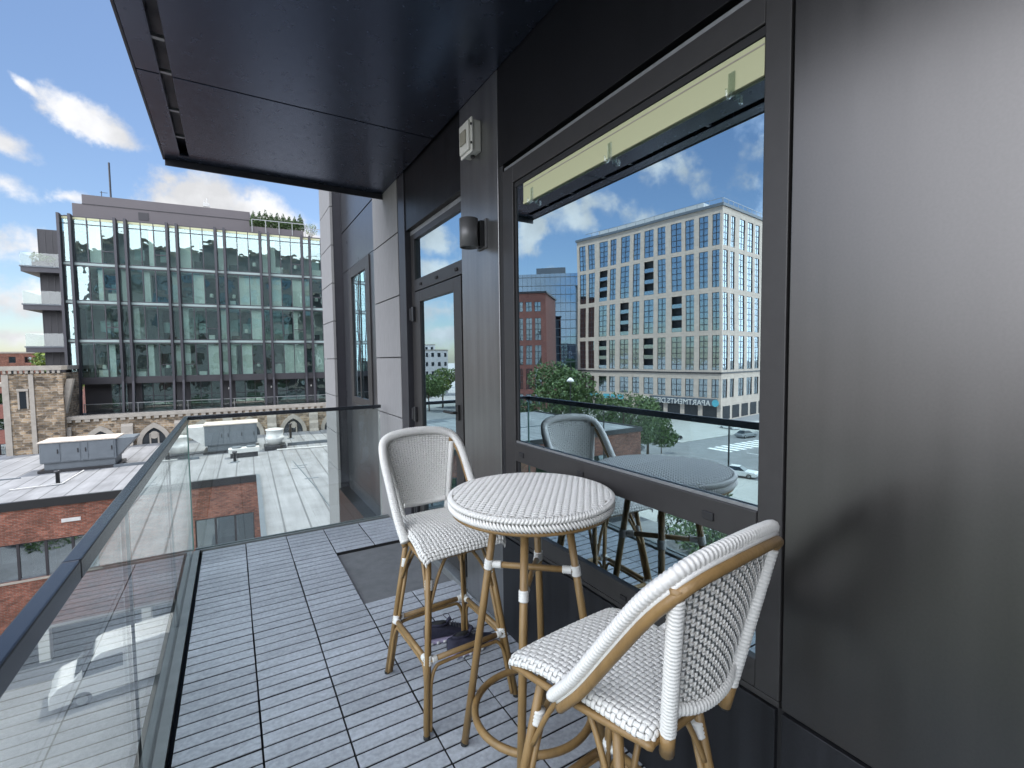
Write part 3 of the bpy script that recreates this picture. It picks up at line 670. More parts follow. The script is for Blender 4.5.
def make_stool():
    W = M['wicker']
    st = thing('bar_stool', 'x', 'bar stool', group='white woven bar stools at the round table')
    r = .022
    def arc(a, flat):
        s = 1 if a >= 0 else -1; a = abs(a)
        if a <= flat: return s*a, 0
        ph = min((a-flat)/r, 1.75); return s*(flat+r*math.sin(ph)), -r*(1-math.cos(ph))
    def seatS(u, v):
        b = (v*2-1); yb, dz1 = arc(b*(.19+r*1.6), .19)
        vv = max(0, min(1, (yb+.21)/.42)); hw = (.158+(.203-.158)*vv)*(1-.10*max(0, abs(b)-.82)/.18)
        a = (u*2-1); xa, dz2 = arc(a*(hw-r+r*1.6), hw-r)
        dip = .040*max(0, (yb-.03)/.18)**2 - .006*(1-a*a)*1.0
        return Vector((xa, yb+.008, ZS-dip*1.0+dz1+dz2))
    p = MB(); grid(p, seatS, 24, 24, .0012, M['wicker_back']); weave(p, seatS, 25, 35, .0062, .0062, .0017, .0014, W, W, 5)
    p.build('seat', st, True)
    # backrest panel
    def backS(u, v):
        hw = .108+(.172-.108)*v; x = (u*2-1)*hw
        y = -.228-.062*v-.022*(1-(u*2-1)**2); z = .80+.315*v
        z += .012*(1-(u*2-1)**2)*v - .010*(1-(u*2-1)**2)*(1-v)
        return Vector((x, y, z))
    def backS2(u, v): return backS(1-u, v)
    p = MB(); grid(p, backS2, 12, 12, .0003, M['wicker_back']); weave(p, backS2, 22, 29, .0056, .0064, .0015, .0014, W, W, 4); bk = p.build('backrest', st, True)
    p = MB(); wrapped(p, [(-.112, -.226, .797), (-.06, -.244, .788), (0, -.250, .785), (.06, -.244, .788), (.112, -.226, .797)], .0135, W, .009); p.build('lower_rail', bk, True)
    for s in (-1, 1):
        p = MB(); bot = Vector((s*.108, -.213, .695)); top = Vector((s*.181, -.284, 1.09))
        wrapped(p, [bot.lerp(top, t) for t in (.13, .4, .7, .95)], .0165, W, .009)
        p.tube([bot, bot.lerp(top, .13)], .0155, M['bamboo'], 12); p.tube([bot.lerp(top, .95), top], .0155, M['bamboo'], 12)
        p.tube([bot-(top-bot)*.012, bot], .0145, M['rubber'], 12); p.build('back_post', st, True)
    # hoop: wrapped band on top, cane rod below and behind
    half = [(.199, .030, .715), (.203, -.045, .800), (.204, -.135, .925), (.203, -.215, 1.035), (.186, -.268, 1.098), (.145, -.290, 1.124), (.075, -.302, 1.136), (0, -.305, 1.139)]
    full = half + [(-x, y, z) for x, y, z in half[-2::-1]]
    path = spline(full, 10)
    p = MB(); wrapped(p, path, .0185, W, .0105, 12, squash=(1.12, .8)); p.build('hoop_band', st, True)
    def off(q, a): return Vector((q.x - (1 if q.x > 0 else -1)*min(abs(q.x)/.2, 1)*.004*a, q.y-.018*a, q.z-.0225*a))
    p = MB(); p.tube([off(q, 1) for q in path], .0118, M['bamboo'], 12); p.build('hoop_rod', st, True)
    p = MB(); p.tube([off(q, .5)+Vector((0, -.004, .003)) for q in path], .0062, W, 8); p.build('piping', st, True)
    # seat rim
    p = MB(); rim = [(.188, .15, .700), (.15, .197, .692), (-.15, .197, .692), (-.188, .15, .700), (-.155, -.17, .722), (-.12, -.2, .722), (.12, -.2, .722), (.155, -.17, .722)]
    p.tube(spline(rim, 6, True), .009, M['bamboo'], 8, True); p.build('seat_frame', st, True)
    # legs
    tops = {(s, t): Vector((s*.135, .13 if t > 0 else -.105, .725)) for s in (-1, 1) for t in (-1, 1)}
    feet = {(s, t): Vector((s*.212, .252 if t > 0 else -.222, .0)) for s in (-1, 1) for t in (-1, 1)}
    def at(k, z): a, b = feet[k], tops[k]; return a.lerp(b, z/b.z)
    for k in tops:
        p = MB(); p.tube([at(k, .008), at(k, .727)], .0125, M['bamboo'], 12)
        inn = Vector((-k[0]*.012, -k[1]*.012, 0)); p.tube([at(k, .012)+inn, at(k, .56)+inn*1.2], .0085, M['bamboo'], 10)
        l = p.build('leg', st, True)
        p = MB(); p.lathe([(.011, 0), (.0135, .002), (.0135, .012), (.011, .014)], M['rubber'], tuple(at(k, 0)), 12); p.build('foot_cap', l)
        p = MB(); strap(p, at(k, .545)+inn*.5, at(k, .585)+inn*.5, .0175, M['strap']); p.build('binding', l, True); p = MB(); strap(p, at(k, .262)+inn*.4, at(k, .300)+inn*.4, .018, M['strap']); p.build('binding', l, True)
    order = [(-1, -1), (1, -1), (1, 1), (-1, 1)]
    for a, b in zip(order, order[1:]+order[:1]):
        A, B = at(a, .28), at(b, .28); d = (B-A).normalized()
        p = MB(); p.tube([A, B], .0115, M['bamboo'], 10); strap(p, A+d*.018, A+d*.04, .0145, M['strap'], 2); strap(p, B-d*.04, B-d*.018, .0145, M['strap'], 2); p.build('foot_rail', st, True)
        A2, B2 = at(a, .02)+d*.014, at(b, .02)-d*.014
        l1 = [at(a, z)+d*.017 for z in (.02, .12, .19)]; l2 = [at(b, z)-d*.017 for z in (.19, .12, .02)]
        c1 = at(a, .245)+d*.035; c2 = at(b, .245)-d*.035; m1 = at(a, .256)+d*.08; m2 = at(b, .256)-d*.08
        p = MB(); p.tube(spline(l1+[c1, m1, m2, c2]+l2, 5), .0075, M['bamboo'], 8); p.build('lower_brace', st, True)
        mid = (at(a, .70)+at(b, .70))/2; q1, q2 = at(a, .49)+d*.012, at(b, .49)-d*.012
        e1 = at(a, .60).lerp(at(b, .60), .16); e2 = at(b, .60).lerp(at(a, .60), .16)
        h1 = at(a, .68).lerp(at(b, .68), .34); h2 = at(b, .68).lerp(at(a, .68), .34)
        p = MB(); p.tube(spline([q1, e1, h1, mid, h2, e2, q2], 6), .0075, M['bamboo'], 8); p.build('upper_brace', st, True)
    return st
s1 = make_stool(); s1.location = (.81, 1.985, 0); s1.rotation_euler.z = R(182.5)
s1['label'] = 'white woven bar stool behind the round table, nearer the glazed door'
dup(s1, (.817, .86, 0), R(6), 'white woven bar stool in the foreground seen from its back')

def make_table():
    W = M['wicker']; t = thing('bar_table', 'tall round table with woven white top and cane coloured legs', 'table', (.935, 1.43, 0))
    rt = .292
    ang = R(50); ca, sa = math.cos(ang), math.sin(ang)
    def S(u, v):
        a, b = (u*2-1)*rt, (v*2-1)*rt
        d = min(1, math.hypot(a, b)/rt)
        return Vector((a*ca-b*sa, a*sa+b*ca, 1.0-.004*d**6))
    def rng(fix, along):
        b = (fix*2-1)
        h = math.sqrt(max(0, 1-b*b))*.985; return (.5-h/2, .5+h/2)
    p = MB(); p.lathe([(rt*.99, .955), (rt*.99, .996), (.001, .996)], M['wicker_back'], n=48); weave(p, S, 60, 25, .0106, .0026, .0013, .0022, W, W, 3, rng); tp = p.build('tabletop', t, True)
    # braided rim: two rows of slanted strands round the edge
    p = MB()
    for row, (zz, tilt, cnt) in enumerate(((.989, 1, 150), (.966, -1, 150))):
        for k in range(cnt):
            a0 = 2*PI*k/cnt; da = 2*PI/cnt
            for sg in ((1, -1) if row == 0 else (1,)):
                pts = []
                for i in range(6):
                    t_ = i/5; a = a0+da*1.7*t_*(sg)*1.0
                    bul = math.sin(PI*t_); h = (t_-.5)*(.027 if row else .018)*tilt
                    rr = rt+.004+.006*bul + (.002 if sg > 0 else 0) - (.006 if (row == 0 and h > .004) else 0)
                    pts.append((math.cos(a)*rr, math.sin(a)*rr, zz+h))
                p.tube(pts, [.0022, .0042, .0054, .0054, .0042, .0022], W, 6)
    p.build('braided_rim', tp, True)
    p = MB(); p.tube([(math.cos(2*PI*i/64)*.290, math.sin(2*PI*i/64)*.290, .947) for i in range(64)], .0085, M['bamboo'], 8, True); p.build('edge_trim', tp, True)
    angs = [R(137.8), R(47.8), R(317.8), R(227.8)]
    def at(a, z): r = .277-(.277-.132)*z/.94; return Vector((math.cos(a)*r, math.sin(a)*r, z))
    for a in angs:
        p = MB(); p.tube([at(a, .01), at(a, .955)], .0145, M['bamboo'], 14); l = p.build('leg', t, True)
        p = MB(); p.lathe([(.013, 0), (.0155, .002), (.0155, .014), (.013, .016)], M['rubber'], tuple(at(a, 0)), 12); p.build('foot_cap', l)
        p = MB(); zc = .72 if a in (angs[0], angs[2]) else .695
        strap(p, at(a, zc-.018), at(a, zc+.018), .0185, M['strap']); p.build('binding', l, True)
    for i, z in ((0, .72), (1, .695)):
        A, B = at(angs[i], z), at(angs[i+2], z); d = (B-A).normalized()
        p = MB(); p.tube([A, B], .0115, M['bamboo'], 10); strap(p, A+d*.016, A+d*.05, .0145, M['strap'], 4); strap(p, B-d*.05, B-d*.016, .0145, M['strap'], 4); p.build('stretcher', t, True)
    rr = .277-(.277-.132)*.19/.94-.026
    p = MB(); p.tube([(math.cos(2*PI*i/56)*rr, math.sin(2*PI*i/56)*rr, .19) for i in range(56)], .0135, M['bamboo'], 10, True); p.build('foot_ring', t, True)
    t.scale = (.98, .98, 1.012); t.location = (.926, 1.438, 0)
    return t
make_table()

# ------------------------------------------------------------------ shoes under the far stool
def make_shoe(name, label, loc, rotz, fab, mirror=1):
    sh = thing('sneaker', label, 'shoe', loc, rotz, 'pair of trainers under the stool')
    def outline(t):          # t 0 heel .. 1 toe : half width left/right, centre
        w = .033+.012*math.sin(PI*min(1, t*1.05))**.8+.006*math.sin(PI*t)**3
        if t < .08: w *= .55+.45*math.sqrt(t/.08)
        if t > .86: w *= math.sqrt(max(0, 1-((t-.86)/.145)**2))
        return max(w, .004), .010*mirror*math.sin(PI*t*.9)
    def loft(mb, zs, mat, ws=1., n=16, top=None):
        T = [i/20 for i in range(21)]; vs = []
        for t in T:
            w, c = outline(t); w *= ws; x = -.135+.27*t; h0, h1 = zs(t)
            for j in range(n):
                a = 2*PI*j/n; yy = math.cos(a); zz = math.sin(a)
                yy = math.copysign(abs(yy)**.7, yy); zz = math.copysign(abs(zz)**.7, zz)
                vs.append((x, c+w*yy, (h0+h1)/2+(h1-h0)/2*zz))
        k = len(T); fs = [(i*n+j, i*n+(j+1) % n, (i+1)*n+(j+1) % n, (i+1)*n+j) for i in range(k-1) for j in range(n)]
        fs += [tuple(range(n-1, -1, -1)), tuple((k-1)*n+j for j in range(n))]; mb.add(vs, fs, mat)
    p = MB(); loft(p, lambda t: (.001+.012*max(0, (t-.8)/.2)**2+.006*max(0, (.1-t)/.1), .030-.008*t), M['sole'], 1.02)
    for i in range(5):
        x = -.115+i*.035; w, c = outline((x+.135)/.27)
        for sy in (-1, 1): p.box(x, x+.016, c+sy*(w*1.0-.004), c+sy*(w*1.0+.003), .006, .018, M['sole_w'])
    p.build('sole', sh, True)
    def up(t):
        h = .098-.02*t if t < .3 else (.092-(t-.3)*.10 if t < .75 else .047-(t-.75)*.07); return .024-.006*t, h
    p = MB(); loft(p, up, fab, .93); u = p.build('upper', sh, True)
    p = MB(); p.tube([( -.105+.095*(1-math.cos(a))/2*1.0, .022*math.sin(a), .098-.012*(1-math.cos(a))/2) for a in [2*PI*i/18 for i in range(18)]], .006, fab, 6, True)
    p.prism([(-.100+.085*(1-math.cos(a))/2, .019*math.sin(a)) for a in [2*PI*i/18 for i in range(18)]], .095, .0985, M['black']); p.build('collar', sh, True)
    p = MB(); p.tube(spline([(-.012, 0, .088), (.0, 0, .102), (.012, 0, .108)], 4), .010, fab, 6); p.build('tongue', sh, True)
    p = MB()
    for i in range(5):
        x = .002+i*.016; z = .092-.008*i*1.1
        p.tube(spline([(x, -.022, z-.010), (x+.004, 0, z+.001), (x+.010, .022, z-.010)], 4), .0022, M['grey_fabric'], 5)
    p.tube(spline([(.0, .01, .095), (-.02, .035, .115), (.01, .04, .11), (.015, .01, .094)], 5), .002, M['grey_fabric'], 5)
    p.tube(spline([(.0, -.01, .095), (.02, -.035, .118), (-.01, -.045, .10), (.005, -.012, .094)], 5), .002, M['grey_fabric'], 5)
    p.build('shoelace', sh, True)
make_shoe('sneaker', 'navy trainer with a lilac sole, the farther of the pair under the stool', (.955, 2.31, 0), R(-4), M['navy_fabric'])
make_shoe('sneaker', 'navy trainer with a lilac sole, the nearer of the pair under the stool', (1.015, 2.165, 0), R(8), M['navy_fabric'], -1)

# ------------------------------------------------------------------ brick building with the white roof (sunken yard in front)
bb = thing('brick_building', 'red brick building with a broad pale flat roof below the balcony', 'building', (0, 29.8, -15), R(-1.5))
Y0 = 0.
ZR = 10.1
p = MB(); p.prism([(-29, 0), (1.07, 0), (1.07, -21.5), (26, -21.5), (26, 16.6), (-29, 16.6)], ZR-.25, ZR, M['roof']); p.build('roof', bb)
wl = MB()
def brickwall(mb, x0, x1, z0, z1, y=0, th=.35, wins=()):
    xs = sorted({x0, x1, *[w[0] for w in wins], *[w[1] for w in wins]})
    for a, b in zip(xs[:-1], xs[1:]):
        w = [q for q in wins if q[0] <= a+1e-6 and q[1] >= b-1e-6]
        if not w: mb.box(a, b, y, y+th, z0, z1, M['red_brick'])
        else: mb.box(a, b, y, y+th, z0, w[0][2], M['red_brick']); mb.box(a, b, y, y+th, w[0][3], z1, M['red_brick'])
WB = [(-26, -17.5, 6.45, 8.2), (-15.5, -5.9, 6.5, 8.22), (-1.95, .80, 6.45, 8.1)]
brickwall(wl, -29, 1.07, 4.1, ZR-.26, wins=WB)
wl.box(1.075, 1.42, -21.4, -.01, 0, ZR-.26, M['red_brick']); wl.box(-29, -28.65, .36, 16.5, 0, ZR-.26, M['red_brick'])
wl.box(25.6, 25.95, -21.4, 16.5, 0, ZR-.26, M['red_brick']); wl.box(-28.6, 25.5, 16.2, 16.55, 0, ZR-.26, M['red_brick']); wl.build('wall', bb)
cpn = MB()
cpn.box(-29.1, 1.03, -.09, .10, ZR-.30, ZR+.08, M['steel']); cpn.box(.98, 1.17, -21.5, -.09, ZR-.02, ZR+.10, M['hvac']); cpn.box(-29.1, -28.9, .1, 16.6, ZR-.02, ZR+.10, M['steel']); cpn.build('coping', bb)
p = MB(); p.box(-28.5, 1.0, 1.2, 1.4, 0, ZR-.3, M['dark_in']); p.box(-28.5, 1.0, .4, 1.19, 5.9, 6.0, M['dark_in']); p.build('inner_wall', bb)
for (a, b, z0, z1) in WB:
    w = MB(); n = max(2, round((b-a)/1.0)); 
    for i in range(n+1):
        x = a+(b-a)*i/n; w.box(x-.05 if i else x, x+.05 if i < n else x, .06, .16, z0, z1, M['charcoal'])
    w.box(a, b, .065, .155, z0, z0+.07, M['hvac']); w.box(a, b, .065, .155, z1-.06, z1, M['charcoal'])
    fw = w.build('window', bb)
    w = MB(); w.box(a, b, .10, .11, z0+.07, z1-.06, M['pane']); w.build('pane', fw)
    for q in range(int(b-a)):
        w = MB(); w.box(a+.1+q*1.0, a+.95+q*1.0, .28, .30, z0+.1+random.choice((0, .3, .7)), z1-.06, random.choice((M['room'], M['flat'], M['hvac_light']))); w.build('blind', fw)
    w = MB(); w.box(a-.1, b+.1, -.05, .06, z0-.1, z0-.002, M['lime']); w.build('sill', fw)
p = MB(); p.box(-28.6, 1.0, 2.5, 2.7, 0, 4.1, M['dark_in']); p.box(-28.6, 1.0, -.02, 2.5, 3.95, 4.09, M['concrete']); p.build('undercroft', bb)
for i in range(8):
    p = MB(); p.box(-27.8+i*3.9, -27.4+i*3.9, .0, .4, 2.4, 3.95, M['white']); p.build('pillar', bb)
p = MB(); p.box(-7.2, -6.5, -.03, -.001, 8.95, 9.12, M['hvac_light']); p.build('wall_vent', bb)
# raised laps and kerbs on the roof
p = MB(); p.box(-6.6, -2.2, 7.2, 7.36, ZR, ZR+.16, M['hvac']); p.box(3.2, 7.6, 9.2, 9.4, ZR, ZR+.22, M['hvac']); p.box(-29, -10.5, 6.4, 6.5, ZR, ZR+.06, M['hvac']); p.build('roof_kerb', bb)
p = MB()
random.seed(5)
px = 3.75; zig = [(px, -21), (3.8, -16), (3.65, -11), (3.7, -8), (3.55, -4), (3.3, 0), (3.1, 3)]
p.tube([(x, y, ZR+.002) for x, y in zig], .03, M['hvac'], 6)
for (x, y) in ((3.6, -2.2), (3.2, .8), (3.4, 1.5), (4.8, -6)): p.box(x-.35, x+.35, y-.08, y+.08, ZR+.0, ZR+.012, M['hvac'])
p.build('roof_patch', bb)
for pts, rr_, mm in (([(-4.9, 8.4, .08), (-3.2, 8.9, .08), (-1.6, 9.2, .08)], .04, 'steel'), ([(-9.9, 3.1, .06), (-8.0, 3.4, .06), (-7.9, 6.8, .06)], .035, 'hvac_light'), ([(2.4, 7.6, .07), (5.2, 7.2, .07), (8, 7.3, .07)], .05, 'hvac_light')):
    p = MB(); p.tube([(a, b, ZR+c) for a, b, c in pts], rr_, M[mm], 6); p.build('roof_pipe', bb)
# rooftop machines (world positions)
def hvac(label, loc, rot, L, D, H, doors, hood=0, top='rusty'):
    t = thing('rooftop_unit', label, 'air conditioner', loc, rot, 'rooftop air handling units')
    b = MB(); b.box(0, L, 0, D, .55, H, M['hvac']); b.build('cabinet', t, bevel=.03)
    b = MB(); b.box(.15, L-.1, .12, D-.1, .16, .549, M['charcoal'] if False else M['hvac']); b.box(-.1, L+.1, -.1, D+.1, .0, .16, M['steel']); b.build('base', t)
    b = MB(); b.box(-.06, L+.06, -.06, D+.06, H+.001, H+.07, M[top]); b.build('top_cover', t)
    for x0, x1 in doors:
        b = MB(); b.box(x0*L+.03, x1*L-.03, -.022, -.001, .62, H-.08, M['hvac']); d = b.build('access_panel', t, bevel=.01)
        b = MB(); b.box(x1*L-.16, x1*L-.11, -.05, -.022, 1.1, 1.35, M['steel']); b.build('handle', d)
    if hood:
        x0 = L if hood > 0 else 0; sg = 1 if hood > 0 else -1
        b = MB(); b.prism([(x0+sg*.001, .6), (x0+sg*1.6, .6 if hood > 0 else H-.15), (x0+sg*.9, H-.05), (x0+sg*.001, H-.05)] if hood < 0 else [(x0+.001, .62), (x0+.25, .9), (x0+.9, H-.1), (x0+.9, H), (x0+.001, H)], .1, D-.1, M['hvac'] if hood > 0 else M['hvac_light'], 'y'); b.build('intake_hood', t)
    return t
hvac('long grey rooftop unit with a rusty lid at the left of the pale roof', (-9.75, 37.4, -4.9), R(-2), 3.5, 1.9, 1.75, ((.02, .27), (.28, .53), (.54, .63), (.64, .98)), 1)
hvac('grey rooftop unit with a sloped white hood in front of the arched windows', (-1.75, 38.6, -4.9), R(-2), 3.2, 2.0, 1.95, ((.02, .36), (.37, .48), (.5, .74), (.76, .98)), -1)
fn = thing('exhaust_fan', 'white round mushroom exhaust fan right of the grey rooftop unit', 'exhaust fan', (2.55, 38.2, -4.9))
p = MB(); p.box(-.7, .7, -.6, .6, 0, .35, M['steel']); p.build('kerb', fn, bevel=.02)
p = MB(); p.lathe([(.45, .36), (.5, .6), (.62, .75), (.62, .9), (.55, .92), (.55, 1.35), (.6, 1.37), (.6, 1.45), (.2, 1.52)], M['hvac_light'], n=24); p.build('hood', fn, True)
tf = thing('condenser', 'low flat condenser with two round fans in front of the grey unit', 'condenser', (.55, 36.3, -4.9))
p = MB(); p.box(-.9, .9, -.35, .35, .32, .62, M['hvac_light']); p.build('case', tf, bevel=.02)
p = MB(); p.box(-.8, .8, -.3, .3, 0, .319, M['steel']); p.build('base', tf)
for sx in (-.42, .42):
    p = MB(); p.lathe([(.28, .621), (.28, .72), (.24, .72), (.05, .69)], M['hvac'], (sx, 0, 0)); p.build('fan', tf, True)
for (x, y, h, lb) in ((-8.1, 33.6, .75, 'short dark vent pipe on the roof before the long rusty unit'), (-.0, 34.6, .7, 'short dark vent pipe on the roof before the low condenser'), (4.0, 42.5, 1.25, 'thin dark vent pipe standing before the pointed church window')):
    v = thing('vent_pipe', lb, 'vent pipe', (x, y, -4.9), group='vent pipes on the pale roof')
    p = MB(); p.lathe([(.09, 0), (.09, h-.12), (.14, h-.12), (.14, h)], M['steel'], n=14); p.build('pipe', v, True)
    p = MB(); p.lathe([(.28, .0), (.24, .04), (.10, .05)], M['hvac'], n=14); p.build('flashing', v, True)
# low white roof house on the near wing, seen only mirrored in the railing glass
rh = thing('roof_house', 'low white roof house on the near end of the pale roof', 'roof house', (1.35, 13.0, -4.9))
p = MB(); p.box(0, 5, 0, 1.8, 0, 1.05, M['hvac_light']); p.build('wall', rh)
p = MB(); p.box(-.15, 5.15, -.15, 1.95, 1.051, 1.14, M['steel']); p.box(0.1, 4.9, .1, 1.7, 1.141, 1.18, M['hvac']); p.build('roof', rh)
for i in range(3):
    p = MB(); p.box(.35+i*1.5, 1.15+i*1.5, -.03, -.001, .25, .9, M['car_glass']); p.build('window', rh)

# ------------------------------------------------------------------ church wall and tower
ch = thing('stone_church', 'old rubble stone church with pointed windows under the glass building', 'church', (-12, 46.6, -4.95), R(-1.0))
p = MB()
ARX = [-8.64+12, -5.40+12, -2.16+12, 1.20+12, 4.60+12, 8.0+12, 11.4+12]
p.box(1.2, 34, 0, .7, -6, 2.25, M['stone']); p.box(1.2, 34, .7, 1.2, 1.8, 2.2, M['stone']); p.build('wall', ch)
p = MB(); p.box(1.3, 34, -.16, .75, 2.251, 2.50, M['lime']); 
for i in range(62): p.box(1.45+i*.52, 1.75+i*.52, -.13, -.002, 2.06, 2.25, M['lime'])
p.build('cornice', ch)
for x in ARX:
    w = MB(); n = 9
    def arcp(hw, H, base): 
        L_ = [(-hw + (2*hw)*(1-math.cos(math.acos(.5)*i/n)), base+H*math.sin(math.acos(.5)*i/n)/math.sin(math.acos(.5))) for i in range(n+1)]
        return L_ + [(-a, b) for a, b in L_[-2::-1]]
    o = arcp(1.1, 1.55, .15); inn = arcp(.78, 1.15, .15)
    vs = [(x+a, -.14, b) for a, b in o]+[(x+a, -.14, b) for a, b in inn]+[(x+a, .0, b) for a, b in o]+[(x+a, .0, b) for a, b in inn]
    k = len(o); fs = []
    for i in range(k-1): fs += [(i, i+1, k+i+1, k+i), (i+1, i, 2*k+i, 2*k+i+1), (k+i, k+i+1, 3*k+i+1, 3*k+i)]
    w.add(vs, fs, M['lime']); w.box(x-1.1, x-.78, -.14, 0, -5, .15, M['lime']); w.box(x+.78, x+1.1, -.14, 0, -5, .15, M['lime'])
    fo = w.build('window', ch)
    w = MB(); w.add([(x+a, -.05, b) for a, b in inn]+[(x-.78, -.05, -4), (x+.78, -.05, -4)], [tuple(range(len(inn)))+(len(inn)+1, len(inn))], M['car_glass'])
    for dx in (-.26, .26): w.box(x+dx-.05, x+dx+.05, -.10, -.052, -4, .85, M['lime'])
    w.lathe([(.22, -.10), (.30, -.10), (.30, -.055), (.22, -.055)], M['lime'], (x, 0, .72), 12, 'y'); w.build('tracery', fo)
for x in (1.35, 4.95, 8.3, 11.6, 14.9, 18.3, 21.7):
    w = MB(); w.prism([(-.55, -5), (0, -5), (0, 1.75), (-.25, 1.55), (-.25, 1.0), (-.42, .8), (-.42, .3), (-.55, .1)], x-.36, x+.36, M['lime'], 'x'); w.build('buttress', ch)
tw = thing('_t', None, None); tw.name = 'tower'; tw.parent = ch; tw.location = (-1.5, -.6, 0)
p = MB(); p.box(0, 3.0, 0, 4.5, -10, 5.75, M['stone']); p.build('wall', tw)
p = MB()
p.box(-.12, .22, -.06, -.001, -10, 5.7, M['lime']); p.box(1.25, 1.5, -.09, -.001, -10, 5.7, M['lime']); p.build('quoin', tw)
p = MB(); p.box(-.12, 3.05, -.22, 4.6, 5.98, 6.28, M['lime'])
for i in range(11): p.box(.0+i*.28, .15+i*.28, -.16, -.002, 5.76, 5.98, M['lime'])
p.build('cornice', tw)
w = MB(); w.box(.72, 1.08, -.03, -.002, 3.3, 4.5, M['car_glass']); fo = w.build('window', tw); w = MB(); w.box(.6, 1.2, -.1, -.001, 4.52, 4.7, M['lime']); w.box(.62, .72, -.05, -.001, 3.25, 4.52, M['lime']); w.box(1.08, 1.18, -.05, -.001, 3.25, 4.52, M['lime']); w.build('lintel', fo)
p = MB(); p.prism([(1.0, 2.3), (1.4, 2.3), (2.0, 5.3), (1.65, 5.3)], -.25, .35, M['lime'], 'y'); p.build('sloped_coping', ch)

# ------------------------------------------------------------------ glass apartment building behind the church
GB = thing('glass_building', 'five storey glass fronted building with dark steel fins and grey penthouse', 'building', (-10.75, 50.4, -4.95), R(-5))
ZF = [5.0, 8.1, 11.2, 14.2, 18.05]         # floor lines above the base datum
GL = 30.
p = MB(); p.box(.0, GL, 3.2, 15, 0, 17.9, M['room'])
for z in ZF[:-1]: p.box(-.1, GL, .25, 3.2, z-.16, z+.12, M['room'])
p.box(-.1, GL, .1, 15, 17.75, 18.1, M['mauve']); p.build('floor_slab', GB)
p = MB(); p.box(-.12, -.02, .2, 15, 5, 18, M['charcoal']); p.build('side_wall', GB)
mods = [0.02+3.46*i for i in range(9)]
random.seed(11)
for i, x in enumerate(mods):
    for dx in (-.34, .34):
        b = MB(); xx = x+dx
        b.box(xx-.085, xx+.085, -.42, .02, 4.9, 18.12, M['fin'])
        b.prism([(-.42, 4.9), (.0, 4.9), (-.28, 2.25), (-.75, 2.25)], xx-.08, xx+.08, M['fin'], 'x')
        b.build('fin', GB)
PR = random.Random(99)
def curtainwin(x0, x1, z0, z1, n, top, vent):
    fr = MB(); 
    for i in range(n+1):
        x = x0+(x1-x0)*i/n; fr.box(x-.035, x+.035, -.06, .05, z0, z1, M['fin'])
    fr.box(x0, x1, -.055, .045, z0-.03, z0+.04, M['fin']); fr.box(x0, x1, -.055, .045, z1-.07, z1, M['fin'])
    if top: fr.box(x0, x1, -.05, .04, z1-.62, z1-.56, M['fin']); fr.box(x0, x1, -.052, .042, z1-.25, z1-.07, M['cream'])
    if vent >= 0 and n > 1:
        w = (x1-x0)/n; fr.box(x0+w*vent, x0+w*(vent+1), -.05, .04, z0+.95, z0+1.02, M['fin'])
    f_ = fr.build('window', GB)
    g_ = MB()
    for i in range(n): g_.tilt_pane(x0+(x1-x0)*i/n, x0+(x1-x0)*(i+1)/n, -.012, z0+.04, z1-.07, M['pane_teal'], PR, .006)
    g_.build('pane', f_)
for j in range(4):
    z0, z1 = ZF[j], ZF[j+1]
    sp = MB(); sp.box(-.3, GL, -.08, .06, z0+.02, z0+.20, M['spandrel']); sp.build('spandrel_band', GB) if j else MB().box(-.35, GL, -.2, .3, 4.72, 5.24, M['charcoal']).build('spandrel_band', GB)
    for i, x in enumerate(mods[:-1]):
        curtainwin(x-.25, x+.25, z0+.24, z1-.02, 1, j == 3, -1)
        curtainwin(x+.43, x+3.46-.43, z0+.24, z1-.02, 3, j == 3, random.choice((2, 2, 0, -1)))
        # what stands behind the glass
        inn = MB()
        w3 = (3.46-.86)/3
        for q in range(3):
            a = x+.43+w3*q; r_ = random.random()
            if r_ < .22: inn.box(a+.02, a+w3-.02, .30, .36, z0+.2, z1-.2, M['curtain'])
            elif r_ < .45: c0 = a+random.choice((.02, w3*.5)); inn.box(c0, c0+w3*.45, .30, .36, z0+.2, z1-.2, M['curtain'])
            elif r_ < .66: inn.box(a-.1, a+w3+.1, 1.0+.1*q, 1.1+.1*q, z0+random.choice((.15, .15, .9)), z1-random.choice((.17, .4, .9)), M['dark_in'])
            elif r_ < .85: inn.box(a+.1, a+w3-.1, 1.3+.1*q, 1.36+.1*q, z0+.9, z0+1.8, M['spandrel'])
            if random.random() < .45: inn.box(a+.1, a+random.uniform(.5, w3+.2), .5, .9, z0+.14, z0+random.uniform(.55, 1.0), random.choice((M['white'], M['white'], M['dark_in'], M['bark'])))
            if random.random() < .3: inn.lathe([(.02, z0+.9), (.16, z0+.95), (.13, z0+1.25), (.02, z0+1.28)], M['white'], (a+.4, .75, 0), 10)
        if random.random() < .7: inn.box(x-.2, x+.2, .30, .36, z0+.2, z1-.2, random.choice((M['curtain'], M['dark_in'])))
        inn.box(x+random.uniform(0.8, 2.0), x+random.uniform(2.3, 3.2), 2.3, 2.4, z0+.13, z1-.17, M['dark_in'])
        inn.build('furnishing', GB)
